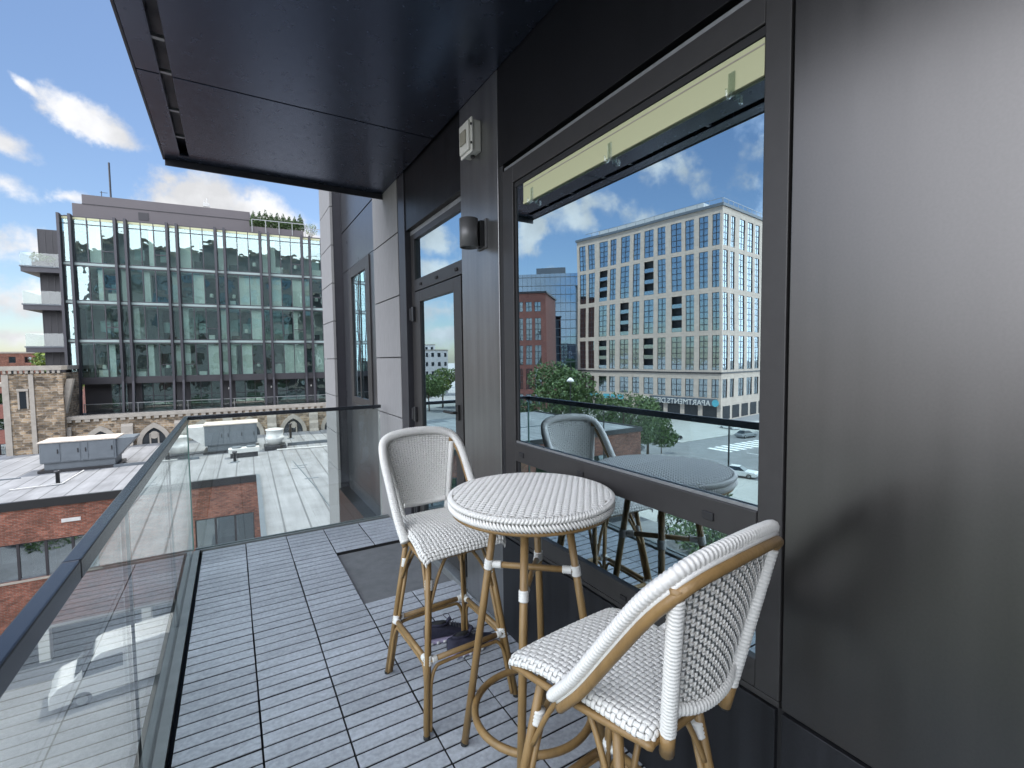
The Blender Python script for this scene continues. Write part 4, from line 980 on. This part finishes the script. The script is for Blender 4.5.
# recessed base storey
p = MB(); p.box(.3, GL, .9, 1.1, 2.3, 4.9, M['charcoal']); p.box(-.35, GL, -.8, .9, 2.0, 2.35, M['charcoal'])
p.prism([(-.4, 4.8), (.2, 4.8), (.1, 2.3), (-.75, 2.3)], .0, .06, M['fin'], 'x'); p.build('base_wall', GB)
for i, x in enumerate(mods[:-1]):
    a, b = (x+2.0, x+3.1) if i == 0 else (x+.6, x+3.0)
    fr = MB(); n = 2 if i == 0 else 3
    for q in range(n+1): xx = a+(b-a)*q/n; fr.box(xx-.03, xx+.03, .82, .9, 2.4, 4.72, M['fin'])
    fr.box(a, b, .825, .895, 3.55, 3.6, M['fin']); fr.box(a, b, .825, .895, 4.66, 4.72, M['fin']); f_ = fr.build('window', GB)
    g_ = MB(); g_.box(a, b, .85, .87, 2.4, 4.66, M['pane_teal']); g_.build('pane', f_)
    l_ = MB(); l_.lathe([(.05, 3.9), (.07, 4.0), (.05, 4.08)], M['white'], (x+.1, .84, 0), 8); l_.build('wall_light', GB)
p = MB()
for i in range(9):
    p.box(i*3.46+.6, i*3.46+.64, -.55, -.51, 2.35, 3.1, M['alu'])
p.box(.6, GL, -.56, -.50, 3.1, 3.15, M['alu']); p.box(.6, GL, -.535, -.525, 2.4, 3.1, M['guard']); p.build('terrace_rail', GB)
# penthouse and left wing with its balconies
p = MB(); p.box(.85, 12.75, .9, 13, 18.1, 20.05, M['mauve']); p.box(.20, .849, .95, 13, 18.1, 19.3, M['mauve']); p.box(.84, 12.77, .86, .9, 19.28, 19.32, M['charcoal']); p.build('penthouse', GB)
p = MB(); p.box(4.5, 5.2, .87, .899, 18.4, 19.05, M['charcoal']); p.build('louvre', GB)
p = MB(); p.box(-2.25, -.125, 1.6, 12, 5.2, 17.15, M['charcoal']); 
for i in range(5): p.box(-2.22+i*.42, -2.19+i*.42, 1.58, 1.599, 5.2, 17.1, M['steel'])
p.build('side_wing', GB)
for j, z in enumerate((13.98, 11.05, 7.75)):
    b = MB(); b.box(-2.9, -.13, .3, 6, z-.42, z-.05, M['fin']); b.box(-2.95, -.13, .22, 6.05, z-.05, z+.05, M['hvac']); bo = b.build('balcony', GB)
    b = MB(); b.box(-2.88, -.13, .29, .31, z+.06, z+1.05, M['guard']); b.box(-2.89, -2.87, .32, 6, z+.06, z+1.05, M['guard']); b.build('glass_guard', bo)
p = MB(); p.tube([(2.6, 1.4, 20.05), (2.6, 1.4, 23.0)], .07, M['steel'], 8); p.tube([(2.0, 1.4, 20.05), (2.0, 1.4, 20.6)], .03, M['steel'], 6); p.tube([(1.9, 1.4, 20.5), (2.4, 1.4, 20.5)], .02, M['steel'], 6); p.build('antenna_mast', GB)
p = MB(); p.tube([(9.4, 1.4, 20.05), (9.4, 1.4, 21.0)], .04, M['hvac_light'], 6); p.tube([(9.2, 1.4, 20.05), (9.2, 1.4, 20.8)], .04, M['hvac_light'], 6); p.box(9.1, 9.6, 1.3, 1.5, 20.25, 20.55, M['hvac_light']); p.build('roof_antenna', GB)
p = MB()
for i in range(5): p.box(12.9+i*1.1, 12.96+i*1.1, .1, .16, 18.1, 19.2, M['alu'])
p.box(12.9, 17.3, .09, .17, 19.2, 19.26, M['alu'])
for i in range(5): p.box(17.8+i*1.0, 17.83+i*1.0, .3, .33, 18.1, 18.95, M['alu'])
p.box(17.3, 21.8, .29, .34, 18.9, 18.95, M['alu']); p.build('roof_rail', GB)
p = MB(); p.box(12.8, 17.2, .3, 1.3, 18.11, 18.65, M['mauve']); p.build('planter_box', GB)
GM = Matrix.Translation((-10.75, 50.4, -4.95)) @ Matrix.Rotation(R(-5), 4, 'Z')

# ------------------------------------------------------------------ vegetation
def leafcloud(mb, blobs, n, size, mats, rnd):
    tot = sum(b[3]*b[4]*b[5] for b in blobs)
    for (cx, cy, cz, rx, ry, rz) in blobs:
        k = int(n*rx*ry*rz/tot)
        for _ in range(k):
            while True:
                a, b, c = rnd.uniform(-1, 1), rnd.uniform(-1, 1), rnd.uniform(-1, 1)
                q = a*a+b*b+c*c
                if q < 1 and q > rnd.uniform(0, .75): break
            p = Vector((cx+a*rx, cy+b*ry, cz+c*rz))
            d = Vector((rnd.gauss(0, 1), rnd.gauss(0, 1), rnd.gauss(0, .7)+.5)).normalized()
            t = d.orthogonal().normalized(); t.rotate(Matrix.Rotation(rnd.uniform(0, 2*PI), 3, d)); s_ = d.cross(t)
            L_ = size*rnd.uniform(.6, 1.4); w_ = L_*.45
            mb.add([p-t*L_*.5, p+s_*w_*.5+d*L_*.06, p+t*L_*.5, p-s_*w_*.5+d*L_*.06], [(0, 1, 2, 3)], rnd.choice(mats))
def tree(label, x, y, z0, h, cr_, n=4200, size=.42, seed=1, mats=('green', 'green', 'green2'), group='street trees'):
    rnd = random.Random(seed); t = thing('tree', label, 'tree', (x, y, z0), group=group)
    p = MB(); th = h*.45; p.tube([(0, 0, 0), (.05, .02, th*.5), (.0, .05, th), (.1, 0, h*.75)], [h*.022, h*.018, h*.014, h*.006], M['bark'], 10)
    blobs = []
    for i in range(9+rnd.randint(0, 4)):
        a = rnd.uniform(0, 2*PI); rr = cr_*rnd.uniform(.25, .72); zz = h*rnd.uniform(.42, .86); s_ = cr_*rnd.uniform(.30, .52)*(1.15-.35*zz/h)
        c = (math.cos(a)*rr*(1.25-.5*zz/h), math.sin(a)*rr*(1.25-.5*zz/h), zz); blobs.append((*c, s_, s_, s_*.72))
        p.tube([(0, 0, th*rnd.uniform(.75, 1.1)), (c[0]*.5, c[1]*.5, (th+c[2])*.5), c], [h*.010, h*.006, h*.003], M['bark'], 6)
    blobs.append((0, 0, h*.9, cr_*.36, cr_*.36, h*.10)); p.build('trunk', t, True)
    p = MB(); leafcloud(p, blobs, n, size, [M[k] for k in mats], rnd); p.build('crown', t)
    return t
# mirrored in the window: trees in the street and in the yard
tree('broad leafy tree before the maroon brick building, mirrored in the window', -37.5, 56, -15, 16.0, 7.6, 6500, .5, 3)
tree('lower spreading tree before the pale building, mirrored above the stool', -43.0, 47, -15, 12.0, 6.4, 5600, .45, 5)
tree('second low tree right of the spreading one, mirrored over the table', -50.5, 50, -15, 10.6, 4.6, 3600, .45, 8)
tree('bushy tree at the roof end, mirrored behind the stool back', -32.5, 62, -15, 13.5, 5.0, 3600, .5, 13)
tree('round green yard tree mirrored just below the table top', -27.0, 21.5, -15, 6.6, 4.0, 4200, .32, 21, group='yard trees')
tree('bright yard tree mirrored in the lower pane', -18.5, 15.5, -15, 6.4, 3.6, 4200, .3, 23, group='yard trees')
tree('yard tree mirrored at the near edge of the lower pane', -14.5, 9.0, -15, 6.2, 3.3, 3600, .3, 27, group='yard trees')
tree('young thin tree in the planting strip, mirrored beside the black car', -60, 56, -15, 4.2, 1.6, 900, .3, 31)
for i, (tx, ty, th_) in enumerate(((-14, -2, 7.5), (-19, -13, 9), (-27, 2, 9), (-33, -12, 10), (-36, 12, 9), (-12, -18, 8))):
    tree('%s yard tree west of the balcony, mirrored faintly in the dark wall panel' % ('small', 'round', 'broad', 'tall', 'dense', 'far')[i], tx, ty, -15, th_, th_*.55, 2000, .5, 70+i, group='yard trees')
# direct view: tree on the roof behind the tower, shrubs on the glass building
tree('yellow green shrubby tree behind the church tower', -17.4, 72, -5.2, 8.6, 3.2, 2600, .45, 41, ('lime_leaf', 'green', 'lime_leaf'), 'distant trees')
tree('pale green tree by the low buildings, mirrored in the door', -58, 148, -15, 13.5, 7, 3600, .7, 43, ('green', 'lime_leaf', 'green2'), 'distant trees')
tree('dark green tree by the low buildings, mirrored in the door', -50, 140, -15, 12, 5.5, 3000, .7, 44, group='distant trees')
for i in range(9):
    q = GM @ Vector((13.05+i*.49, .8, 18.64)); rnd = random.Random(60+i); h = 1.45+rnd.uniform(-.15, .25)
    t = thing('cypress', 'clipped dark cypress in the roof planter of the glass building', 'shrub', q, rnd.uniform(0, 6), 'cypresses in the roof planter')
    b = MB(); b.tube([(0, 0, 0), (0, 0, h*.5)], .03, M['bark'], 6); b.build('trunk', t)
    b = MB(); leafcloud(b, [(0, 0, h*.28, .36, .36, h*.34), (0, 0, h*.55, .29, .29, h*.32), (0, 0, h*.84, .13, .13, h*.22)], 900, .15, [M['green2'], M['green2'], M['green']], rnd); b.build('crown', t)
q = GM @ Vector((17.9, .9, 18.1)); t = thing('roof_shrub', 'feathery pale shrub at the right end of the roof planter', 'shrub', q)
b = MB(); rnd = random.Random(9)
for i in range(7): b.tube([(0, 0, 0), (rnd.uniform(-.5, .5), rnd.uniform(-.3, .3), rnd.uniform(.9, 1.5))], .012, M['bark'], 5)
b.build('stem', t); b = MB(); leafcloud(b, [(0, 0, .9, .6, .5, .6)], 260, .12, [M['lime_leaf']], rnd); b.build('foliage', t)
q = GM @ Vector((-1.9, .6, 14.03)); t = thing('balcony_plant', 'leafy potted plants behind the glass of the top left balcony', 'plant', q)
b = MB(); b.box(-.4, .9, -.15, .2, 0, .35, M['charcoal']); b.build('planter', t); b = MB(); leafcloud(b, [(-.1, 0, .7, .45, .25, .4), (.6, 0, .6, .4, .25, .3)], 420, .14, [M['green'], M['green2']], random.Random(3)); b.build('foliage', t)
t = thing('ivy_shrub', 'green shrub showing in the brick window band', 'shrub', (-8.1, 30.45, -8.55)); b = MB(); leafcloud(b, [(0, 0, .5, 1.0, .2, .4), (-1.3, 0, .35, .6, .2, .25)], 800, .16, [M['green'], M['green2']], random.Random(4)); b.build('foliage', t); b = MB(); b.box(-2, 1.2, -.2, .2, -.15, .1, M['charcoal']); b.build('planter', t)

# ------------------------------------------------------------------ buildings mirrored in the window
def grid_facade(par, org, ax, nrm, cols, rows, L_, H_, wall, depth=.45, skip=(), frame='fin', nmul=2, vstep=1.6, pane='pane', cap=None):
    """piers and bands proud of a recessed glass skin; every opening is its own window"""
    ax = Vector(ax); nrm = Vector(nrm); up = Vector((0, 0, 1))
    T = Matrix.Identity(4)
    for i in range(3): T[i][0] = ax[i]; T[i][1] = -nrm[i]; T[i][2] = up[i]; T[i][3] = org[i]
    wm = MB(); edges = [0]+[e for c in cols for e in c]+[L_]
    for a, b in zip(edges[0::2], edges[1::2]): wm.box(a, b, 0, depth, 0, H_, wall, T)
    for (a, b) in cols:
        e = [0]+[q for r_ in rows for q in r_]+[H_]
        for z0, z1 in zip(e[0::2], e[1::2]):
            if z1-z0 > .01: wm.box(a, b, .012, depth, z0, z1, wall, T)
    wm.build('wall', par)
    for ci, (a, b) in enumerate(cols):
        for ri, (z0, z1) in enumerate(rows):
            if (ci, ri) in skip:
                g_ = MB(); g_.box(a, b, 1.6, 1.7, z0, z1, M['dark_in'], T); k = max(2, round((z1-z0)/3.0))
                for q in range(k): zz = z0+(z1-z0)*q/k; g_.box(a, b, .1, 1.6, zz-.12, zz+.06, M['charcoal'], T); g_.box(a, b, .12, .15, zz+.06, zz+1.1, M['pane'], T)
                g_.build('recessed_balcony', par); continue
            f_ = MB(); k = nmul
            for q in range(k+1): x = a+(b-a)*q/k; f_.box(max(a, x-.09), min(b, x+.09), depth-.16, depth-.02, z0, z1, M[frame], T)
            nz_ = max(1, round((z1-z0)/vstep))
            for q in range(nz_+1): zz = z0+(z1-z0)*q/nz_; f_.box(a, b, depth-.15, depth-.03, max(z0, zz-.09), min(z1, zz+.09), M[frame], T)
            w_ = f_.build('window', par)
            g_ = MB(); ns = max(1, round((z1-z0)/3.2))
            for q in range(ns): g_.tilt_pane(a, b, depth-.10, z0+(z1-z0)*q/ns, z0+(z1-z0)*(q+1)/ns, M[pane], PR, .007, T)
            g_.build('pane', w_)
    return T
BB = thing('office_tower', 'tall pale gridded apartment block with lettering, mirrored in the window', 'building', (-102.8, 75.2, -15), R(80.6))
p = MB(); p.box(1.2, 46.9, 1.2, 38, 0, 52.8, M['dark_in']); p.build('core', BB)
lc = [(.7, 2.4), (3.7, 5.9), (7.5, 9.7), (11.0, 13.9), (15.8, 18.1), (19.6, 22.5), (24.1, 26.2), (27.7, 30.6), (32.5, 34.5), (35.7, 38.7), (40.8, 43.2), (44.5, 46.9)]
rw = [(5.8, 10.6), (12.9, 21.6), (22.8, 32.2), (33.5, 42.8), (43.9, 51.6)]
T1 = grid_facade(BB, (0, 0, 0), (1, 0, 0), (0, -1, 0), [(a-.1, b+.1) for a, b in lc], rw, 48, 53.2, M['precast2'], depth=.3, skip={(9, 3), (5, 3), (7, 2), (3, 2), (9, 1), (5, 1)}, nmul=2, vstep=1.55)
sc2 = [(.8, 3.1), (4.7, 6.7), (9.3, 12.2), (14.0, 17.0), (18.6, 21.0), (23.5, 26), (28.5, 31), (33.5, 36)]
T2 = grid_facade(BB, (.012, 38, 0), (0, -1, 0), (-1, 0, 0), [(38-b-.1, 38-a+.1) for a, b in sc2[::-1]], rw, 37.99, 53.2, M['precast2'], depth=.3, nmul=2, vstep=1.55)
p = MB(); p.box(-.35, 48.3, -.35, 38.3, 53.21, 53.9, M['hvac']); p.box(-.18, 48.1, -.18, .3, 12.0, 12.35, M['steel']); p.box(-.18, -.001, .3, 38, 12.0, 12.35, M['steel']); p.build('cornice', BB)
p = MB(); p.box(8, 44, 6, 30, 53.91, 57.0, M['hvac_light'])
for i in range(14): p.box(-.2, -.1, i*2.6, i*2.6+.1, 53.9, 55.0, M['alu']); p.box(i*3.2, i*3.2+.1, -.2, -.1, 53.9, 55.0, M['alu'])
p.box(-.2, -.1, 0, 36, 54.95, 55.05, M['alu']); p.box(0, 44, -.2, -.1, 54.95, 55.05, M['alu']); p.build('roof_plant', BB)
p = MB()
for i in range(9): a = 1+i*5.1; p.box(a, a+3.8, -.03, -.002, .3, 3.7, M['car_glass'])
for i in range(7): a = 1+i*5.1; p.box(-.03, -.002, a, a+3.8, .3, 3.7, M['car_glass'])
p.build('shop_window', BB)
def text(par, body, size, loc, rx, rz, mat, name, ext=.08):
    cu = bpy.data.curves.new(name, 'FONT'); cu.body = body; cu.size = size; cu.extrude = ext; cu.align_x = 'LEFT'
    o = bpy.data.objects.new(name, cu); C.objects.link(o)
    dg = bpy.context.evaluated_depsgraph_get(); me = bpy.data.meshes.new_from_object(o.evaluated_get(dg)); bpy.data.objects.remove(o)
    me.materials.clear(); me.materials.append(mat)
    n_ = bpy.data.objects.new(name, me); C.objects.link(n_); n_.parent = par; n_.location = loc; n_.rotation_euler = (rx, 0, rz); return n_
p = MB(); p.box(.9, 20.5, -.3, -.002, 3.72, 5.55, M['hvac']); p.build('sign_band', BB)
text(BB, 'APARTMENTS.DESIGN', 2.0, (2.5, -.45, 3.75), R(90), 0, M['white'], 'lettering_sign')
p = MB(); p.lathe([(.9, -.5), (.9, -.4), (.5, -.4)], M['teal_sign'], (1.2, 0, 4.5), 20, 'y'); p.build('round_logo', BB)
p = MB()
for i, (a, b) in enumerate(((29, 31.2), (32, 33.6), (34.2, 36.5), (38.5, 40.2), (41, 42.5))): p.box(a, b, -.4, -.25, 3.9+.2*(i % 2), 5.2, M['teal_sign'])
p.build('teal_shop_sign', BB)
# maroon brick block and blue glass tower further back
MBk = thing('maroon_building', 'maroon brick apartment block with tall white paned windows, mirrored in the window', 'building', (-83.3, 123.0, -15), R(44))
p = MB(); p.box(.9, 29, .9, 20, 0, 35.5, M['dark_in']); p.build('core', MBk)
colm = [(1.6+i*3.0, 3.7+i*3.0) for i in range(9)]
grid_facade(MBk, (0, 0, 0), (1, 0, 0), (0, -1, 0), colm, [(1.5, 5), (6.5, 13.0), (14.2, 20.4), (22.0, 29.0), (31.0, 34.0)], 30, 36.6, M['maroon_brick'], nmul=2, vstep=2.0)
grid_facade(MBk, (.01, 20, 0), (0, -1, 0), (-1, 0, 0), [], [], 19.9, 36.6, M['maroon_brick'])
p = MB(); p.box(-.4, 30.4, -.4, 20.4, 36.61, 37.2, M['steel']); p.build('cornice', MBk)
BG = thing('blue_glass_tower', 'blue glass tower behind the pale gridded block, mirrored in the window', 'building', (-130.6, 155.9, -15), R(38))
p = MB(); p.box(.3, 44.7, .3, 30, 0, 51.5, M['dark_in']); p.build('core', BG)
fr = MB(); 
for i in range(23): fr.box(i*2, i*2+.12, -.06, .06, 0, 52, M['hvac'])
for j in range(15): fr.box(0, 45, -.05, .05, j*3.6, j*3.6+.3, M['hvac'])
wv_ = fr.build('window', BG); p = MB(); p.box(0, 45, -.01, .02, 0, 52, glass('blue_glass', .6, .35, (.2, .3, .4), (.62, .8, 1))); p.build('pane', wv_)
p = MB(); p.box(0, 45, 0.3, 30, 51.6, 52, M['hvac']); p.box(12, 24, 3, 12, 52.01, 55, M['hvac']); p.build('roof', BG)

SB = thing('brick_apartments', 'brown brick apartment block behind the viewer, mirrored in the glass front', 'building', (12, -68, -15), R(180))
p = MB(); p.box(.5, 69, .8, 15, 0, 48, M['maroon_brick']); p.build('core', SB)
grid_facade(SB, (0, 0, 0), (1, 0, 0), (0, -1, 0), [(2+i*7.4, 6.2+i*7.4) for i in range(9)], [(2+j*6.2, 6.0+j*6.2) for j in range(7)], 70, 49, brick('tan_brick', (.33, .33, .34), (.28, .285, .295), (.3, .3, .3), .4, .15, .012, mix_noise=.2, dark=.2), depth=.3, nmul=3, vstep=2)
p = MB(); p.box(-.4, 70.4, -.4, 15.4, 49.01, 49.9, M['lime']); p.build('cornice', SB)

# ------------------------------------------------------------------ distant low buildings
def lowblock(label, x, y, w, d, h, rot, mat, nw, nf, zb=-15, name='low_building'):
    t = thing(name, label, 'building', (x, y, zb), rot, 'distant low buildings')
    fh = h/nf; ww = w/nw
    grid_facade(t, (0, 0, 0), (1, 0, 0), (0, -1, 0), [(ww*i+ww*.28, ww*i+ww*.72) for i in range(nw)], [(fh*j+fh*.3, fh*j+fh*.75) for j in range(nf)], w, h, M[mat], nmul=1, vstep=3)
    p = MB(); p.box(.46, w, .46, d, 0, h-.02, M['dark_in'] if False else M[mat]); p.build('rear_block', t)
    p = MB(); p.box(-.2, w+.2, -.2, d+.2, h+.001, h+.45, M['lime']); p.build('parapet', t)
    return t
lowblock('white four storey block with square windows, mirrored in the door', -80, 196, 15, 14, 20, R(4), 'hvac_light', 6, 5)
lowblock('long red brick block behind the white one, mirrored in the door', -65, 205, 22, 14, 18.0, R(2), 'red_brick', 8, 5)
lowblock('low red brick block far left behind the church tower', -62, 190, 46, 16, 19.5, R(0), 'red_brick', 14, 5)
lowblock('small brown brick block at the far left edge beside the tower', -27.5, 88, 8, 9, 13.5, R(0), 'maroon_brick', 3, 4)
lowblock('pale far block on the skyline left of the glass building', -48, 230, 26, 15, 21, R(0), 'hvac_light', 9, 5)
lowblock('pale stepped block far away between brick blocks, mirrored in the door', -96, 250, 16, 12, 24, R(5), 'hvac_light', 5, 6)

# ------------------------------------------------------------------ vehicles
def make_car(label, loc, rot, paint, van=False):
    t = thing('van' if van else 'parked_car', label, 'van' if van else 'car', loc, rot, None if van else 'cars in the street')
    L_, W_, H_ = (5.2, 1.95, 2.1) if van else (4.4, 1.8, 1.45)
    lo = [(-.5, .28), (-.5, .62), (-.47, .85), (-.22, .93), (.30, .95), (.46, .90), (.5, .7), (.5, .28)]
    if van: lo = [(-.5, .3), (-.5, .8), (-.45, 1.1), (-.36, 1.2), (-.22, 1.95), (-.18, 2.05), (.48, 2.1), (.5, 1.9), (.5, .3)]
    p = MB(); n = len(lo); vs = []
    for s in (-1, 1):
        for a, b in lo: vs.append((a*L_, s*W_*.5*(1-.04*(b > .85)), b))
    fs = [tuple(range(n-1, -1, -1)), tuple(range(n, 2*n))]+[(i, (i+1) % n, n+(i+1) % n, n+i) for i in range(n)]
    p.add(vs, fs, paint); bd = p.build('body', t, bevel=.05)
    if not van:
        cab = [(-.20, .93), (-.05, 1.40), (.0, 1.44), (.25, 1.42), (.40, .95)]; n = len(cab); vs = []
        for s in (-1, 1):
            for a, b in cab: vs.append((a*L_, s*W_*(.46 if b < 1 else .36), b))
        p = MB(); fs = [tuple(range(n-1, -1, -1)), tuple(range(n, 2*n))]+[(i, (i+1) % n, n+(i+1) % n, n+i) for i in range(n)]
        p.add(vs, fs, M['car_glass']); p.build('cabin_glass', t, bevel=.04)
        p = MB(); p.box(-.03*L_, .25*L_, -W_*.33, W_*.33, 1.43, 1.46, paint); p.build('roof', t, bevel=.02)
    else:
        p = MB(); p.box(-.30*L_, -.05*L_, -W_*.505, W_*.505, 1.25, 1.8, M['car_glass']); p.build('side_window', t)
        p = MB(); p.add([(-.352*L_, -W_*.42, 1.25), (-.352*L_, W_*.42, 1.25), (-.232*L_, W_*.4, 1.93), (-.232*L_, -W_*.4, 1.93)], [(0, 1, 2, 3)], M['car_glass']); p.build('windscreen', t)
    for sx in (-.31, .30):
        for sy in (-1, 1):
            p = MB(); p.lathe([(.14, -.11), (.32, -.10), (.33, 0), (.32, .10), (.14, .11)], M['rubber'], (sx*L_, sy*(W_*.5-.1), .33), 18, 'y'); w_ = p.build('wheel', t, True)
            p = MB(); p.lathe([(.19, -.115), (.20, 0), (.19, .115)], M['alu'], (sx*L_, sy*(W_*.5-.1), .33), 14, 'y'); p.build('rim', w_)
    for sy in (-1, 1):
        p = MB(); p.box(-.503*L_, -.49*L_, sy*.55-.18, sy*.55+.18, .62, .76, M['white']); p.build('headlight', t)
    return t
ZG = -14.996
make_car('black car on the bright street, mirrored beside the pale building', (-71.5, 64, ZG), R(15), M['car_black'])
make_car('white car at the near kerb, mirrored right of the table', (-56.5, 39.2, ZG), R(70), M['car_white'])
make_car('grey car parked under the street trees, mirrored behind the stool', (-58, 61, ZG), R(20), M['car_grey'])
make_car('silver grey car waiting at the crossing, mirrored at the window edge', (-86, 57.5, ZG), R(5), M['car_grey'])
make_car('small white car at the far kerb, mirrored under the lettering', (-93, 66, ZG), R(100), M['car_white'])
make_car('black car parked nose in by the trees, mirrored above the stool back', (-66, 72, ZG), R(75), M['car_black'])
make_car('white van parked in the sunken yard below the railing', (-4.3, 26.3, -12.6), R(8), M['car_white'], True)
lp = thing('street_lamp', 'slim street lamp with a pale head beside the trees, mirrored in the window', 'street lamp', (-36, 50, -15))
p = MB(); p.tube([(0, 0, 0), (0, 0, 13.2)], [.12, .07], M['steel'], 10); p.build('pole', lp); p = MB(); p.lathe([(.1, 13.2), (.5, 13.3), (.45, 13.5), (.1, 13.8)], M['white'], n=14); p.build('lamp_head', lp, True)
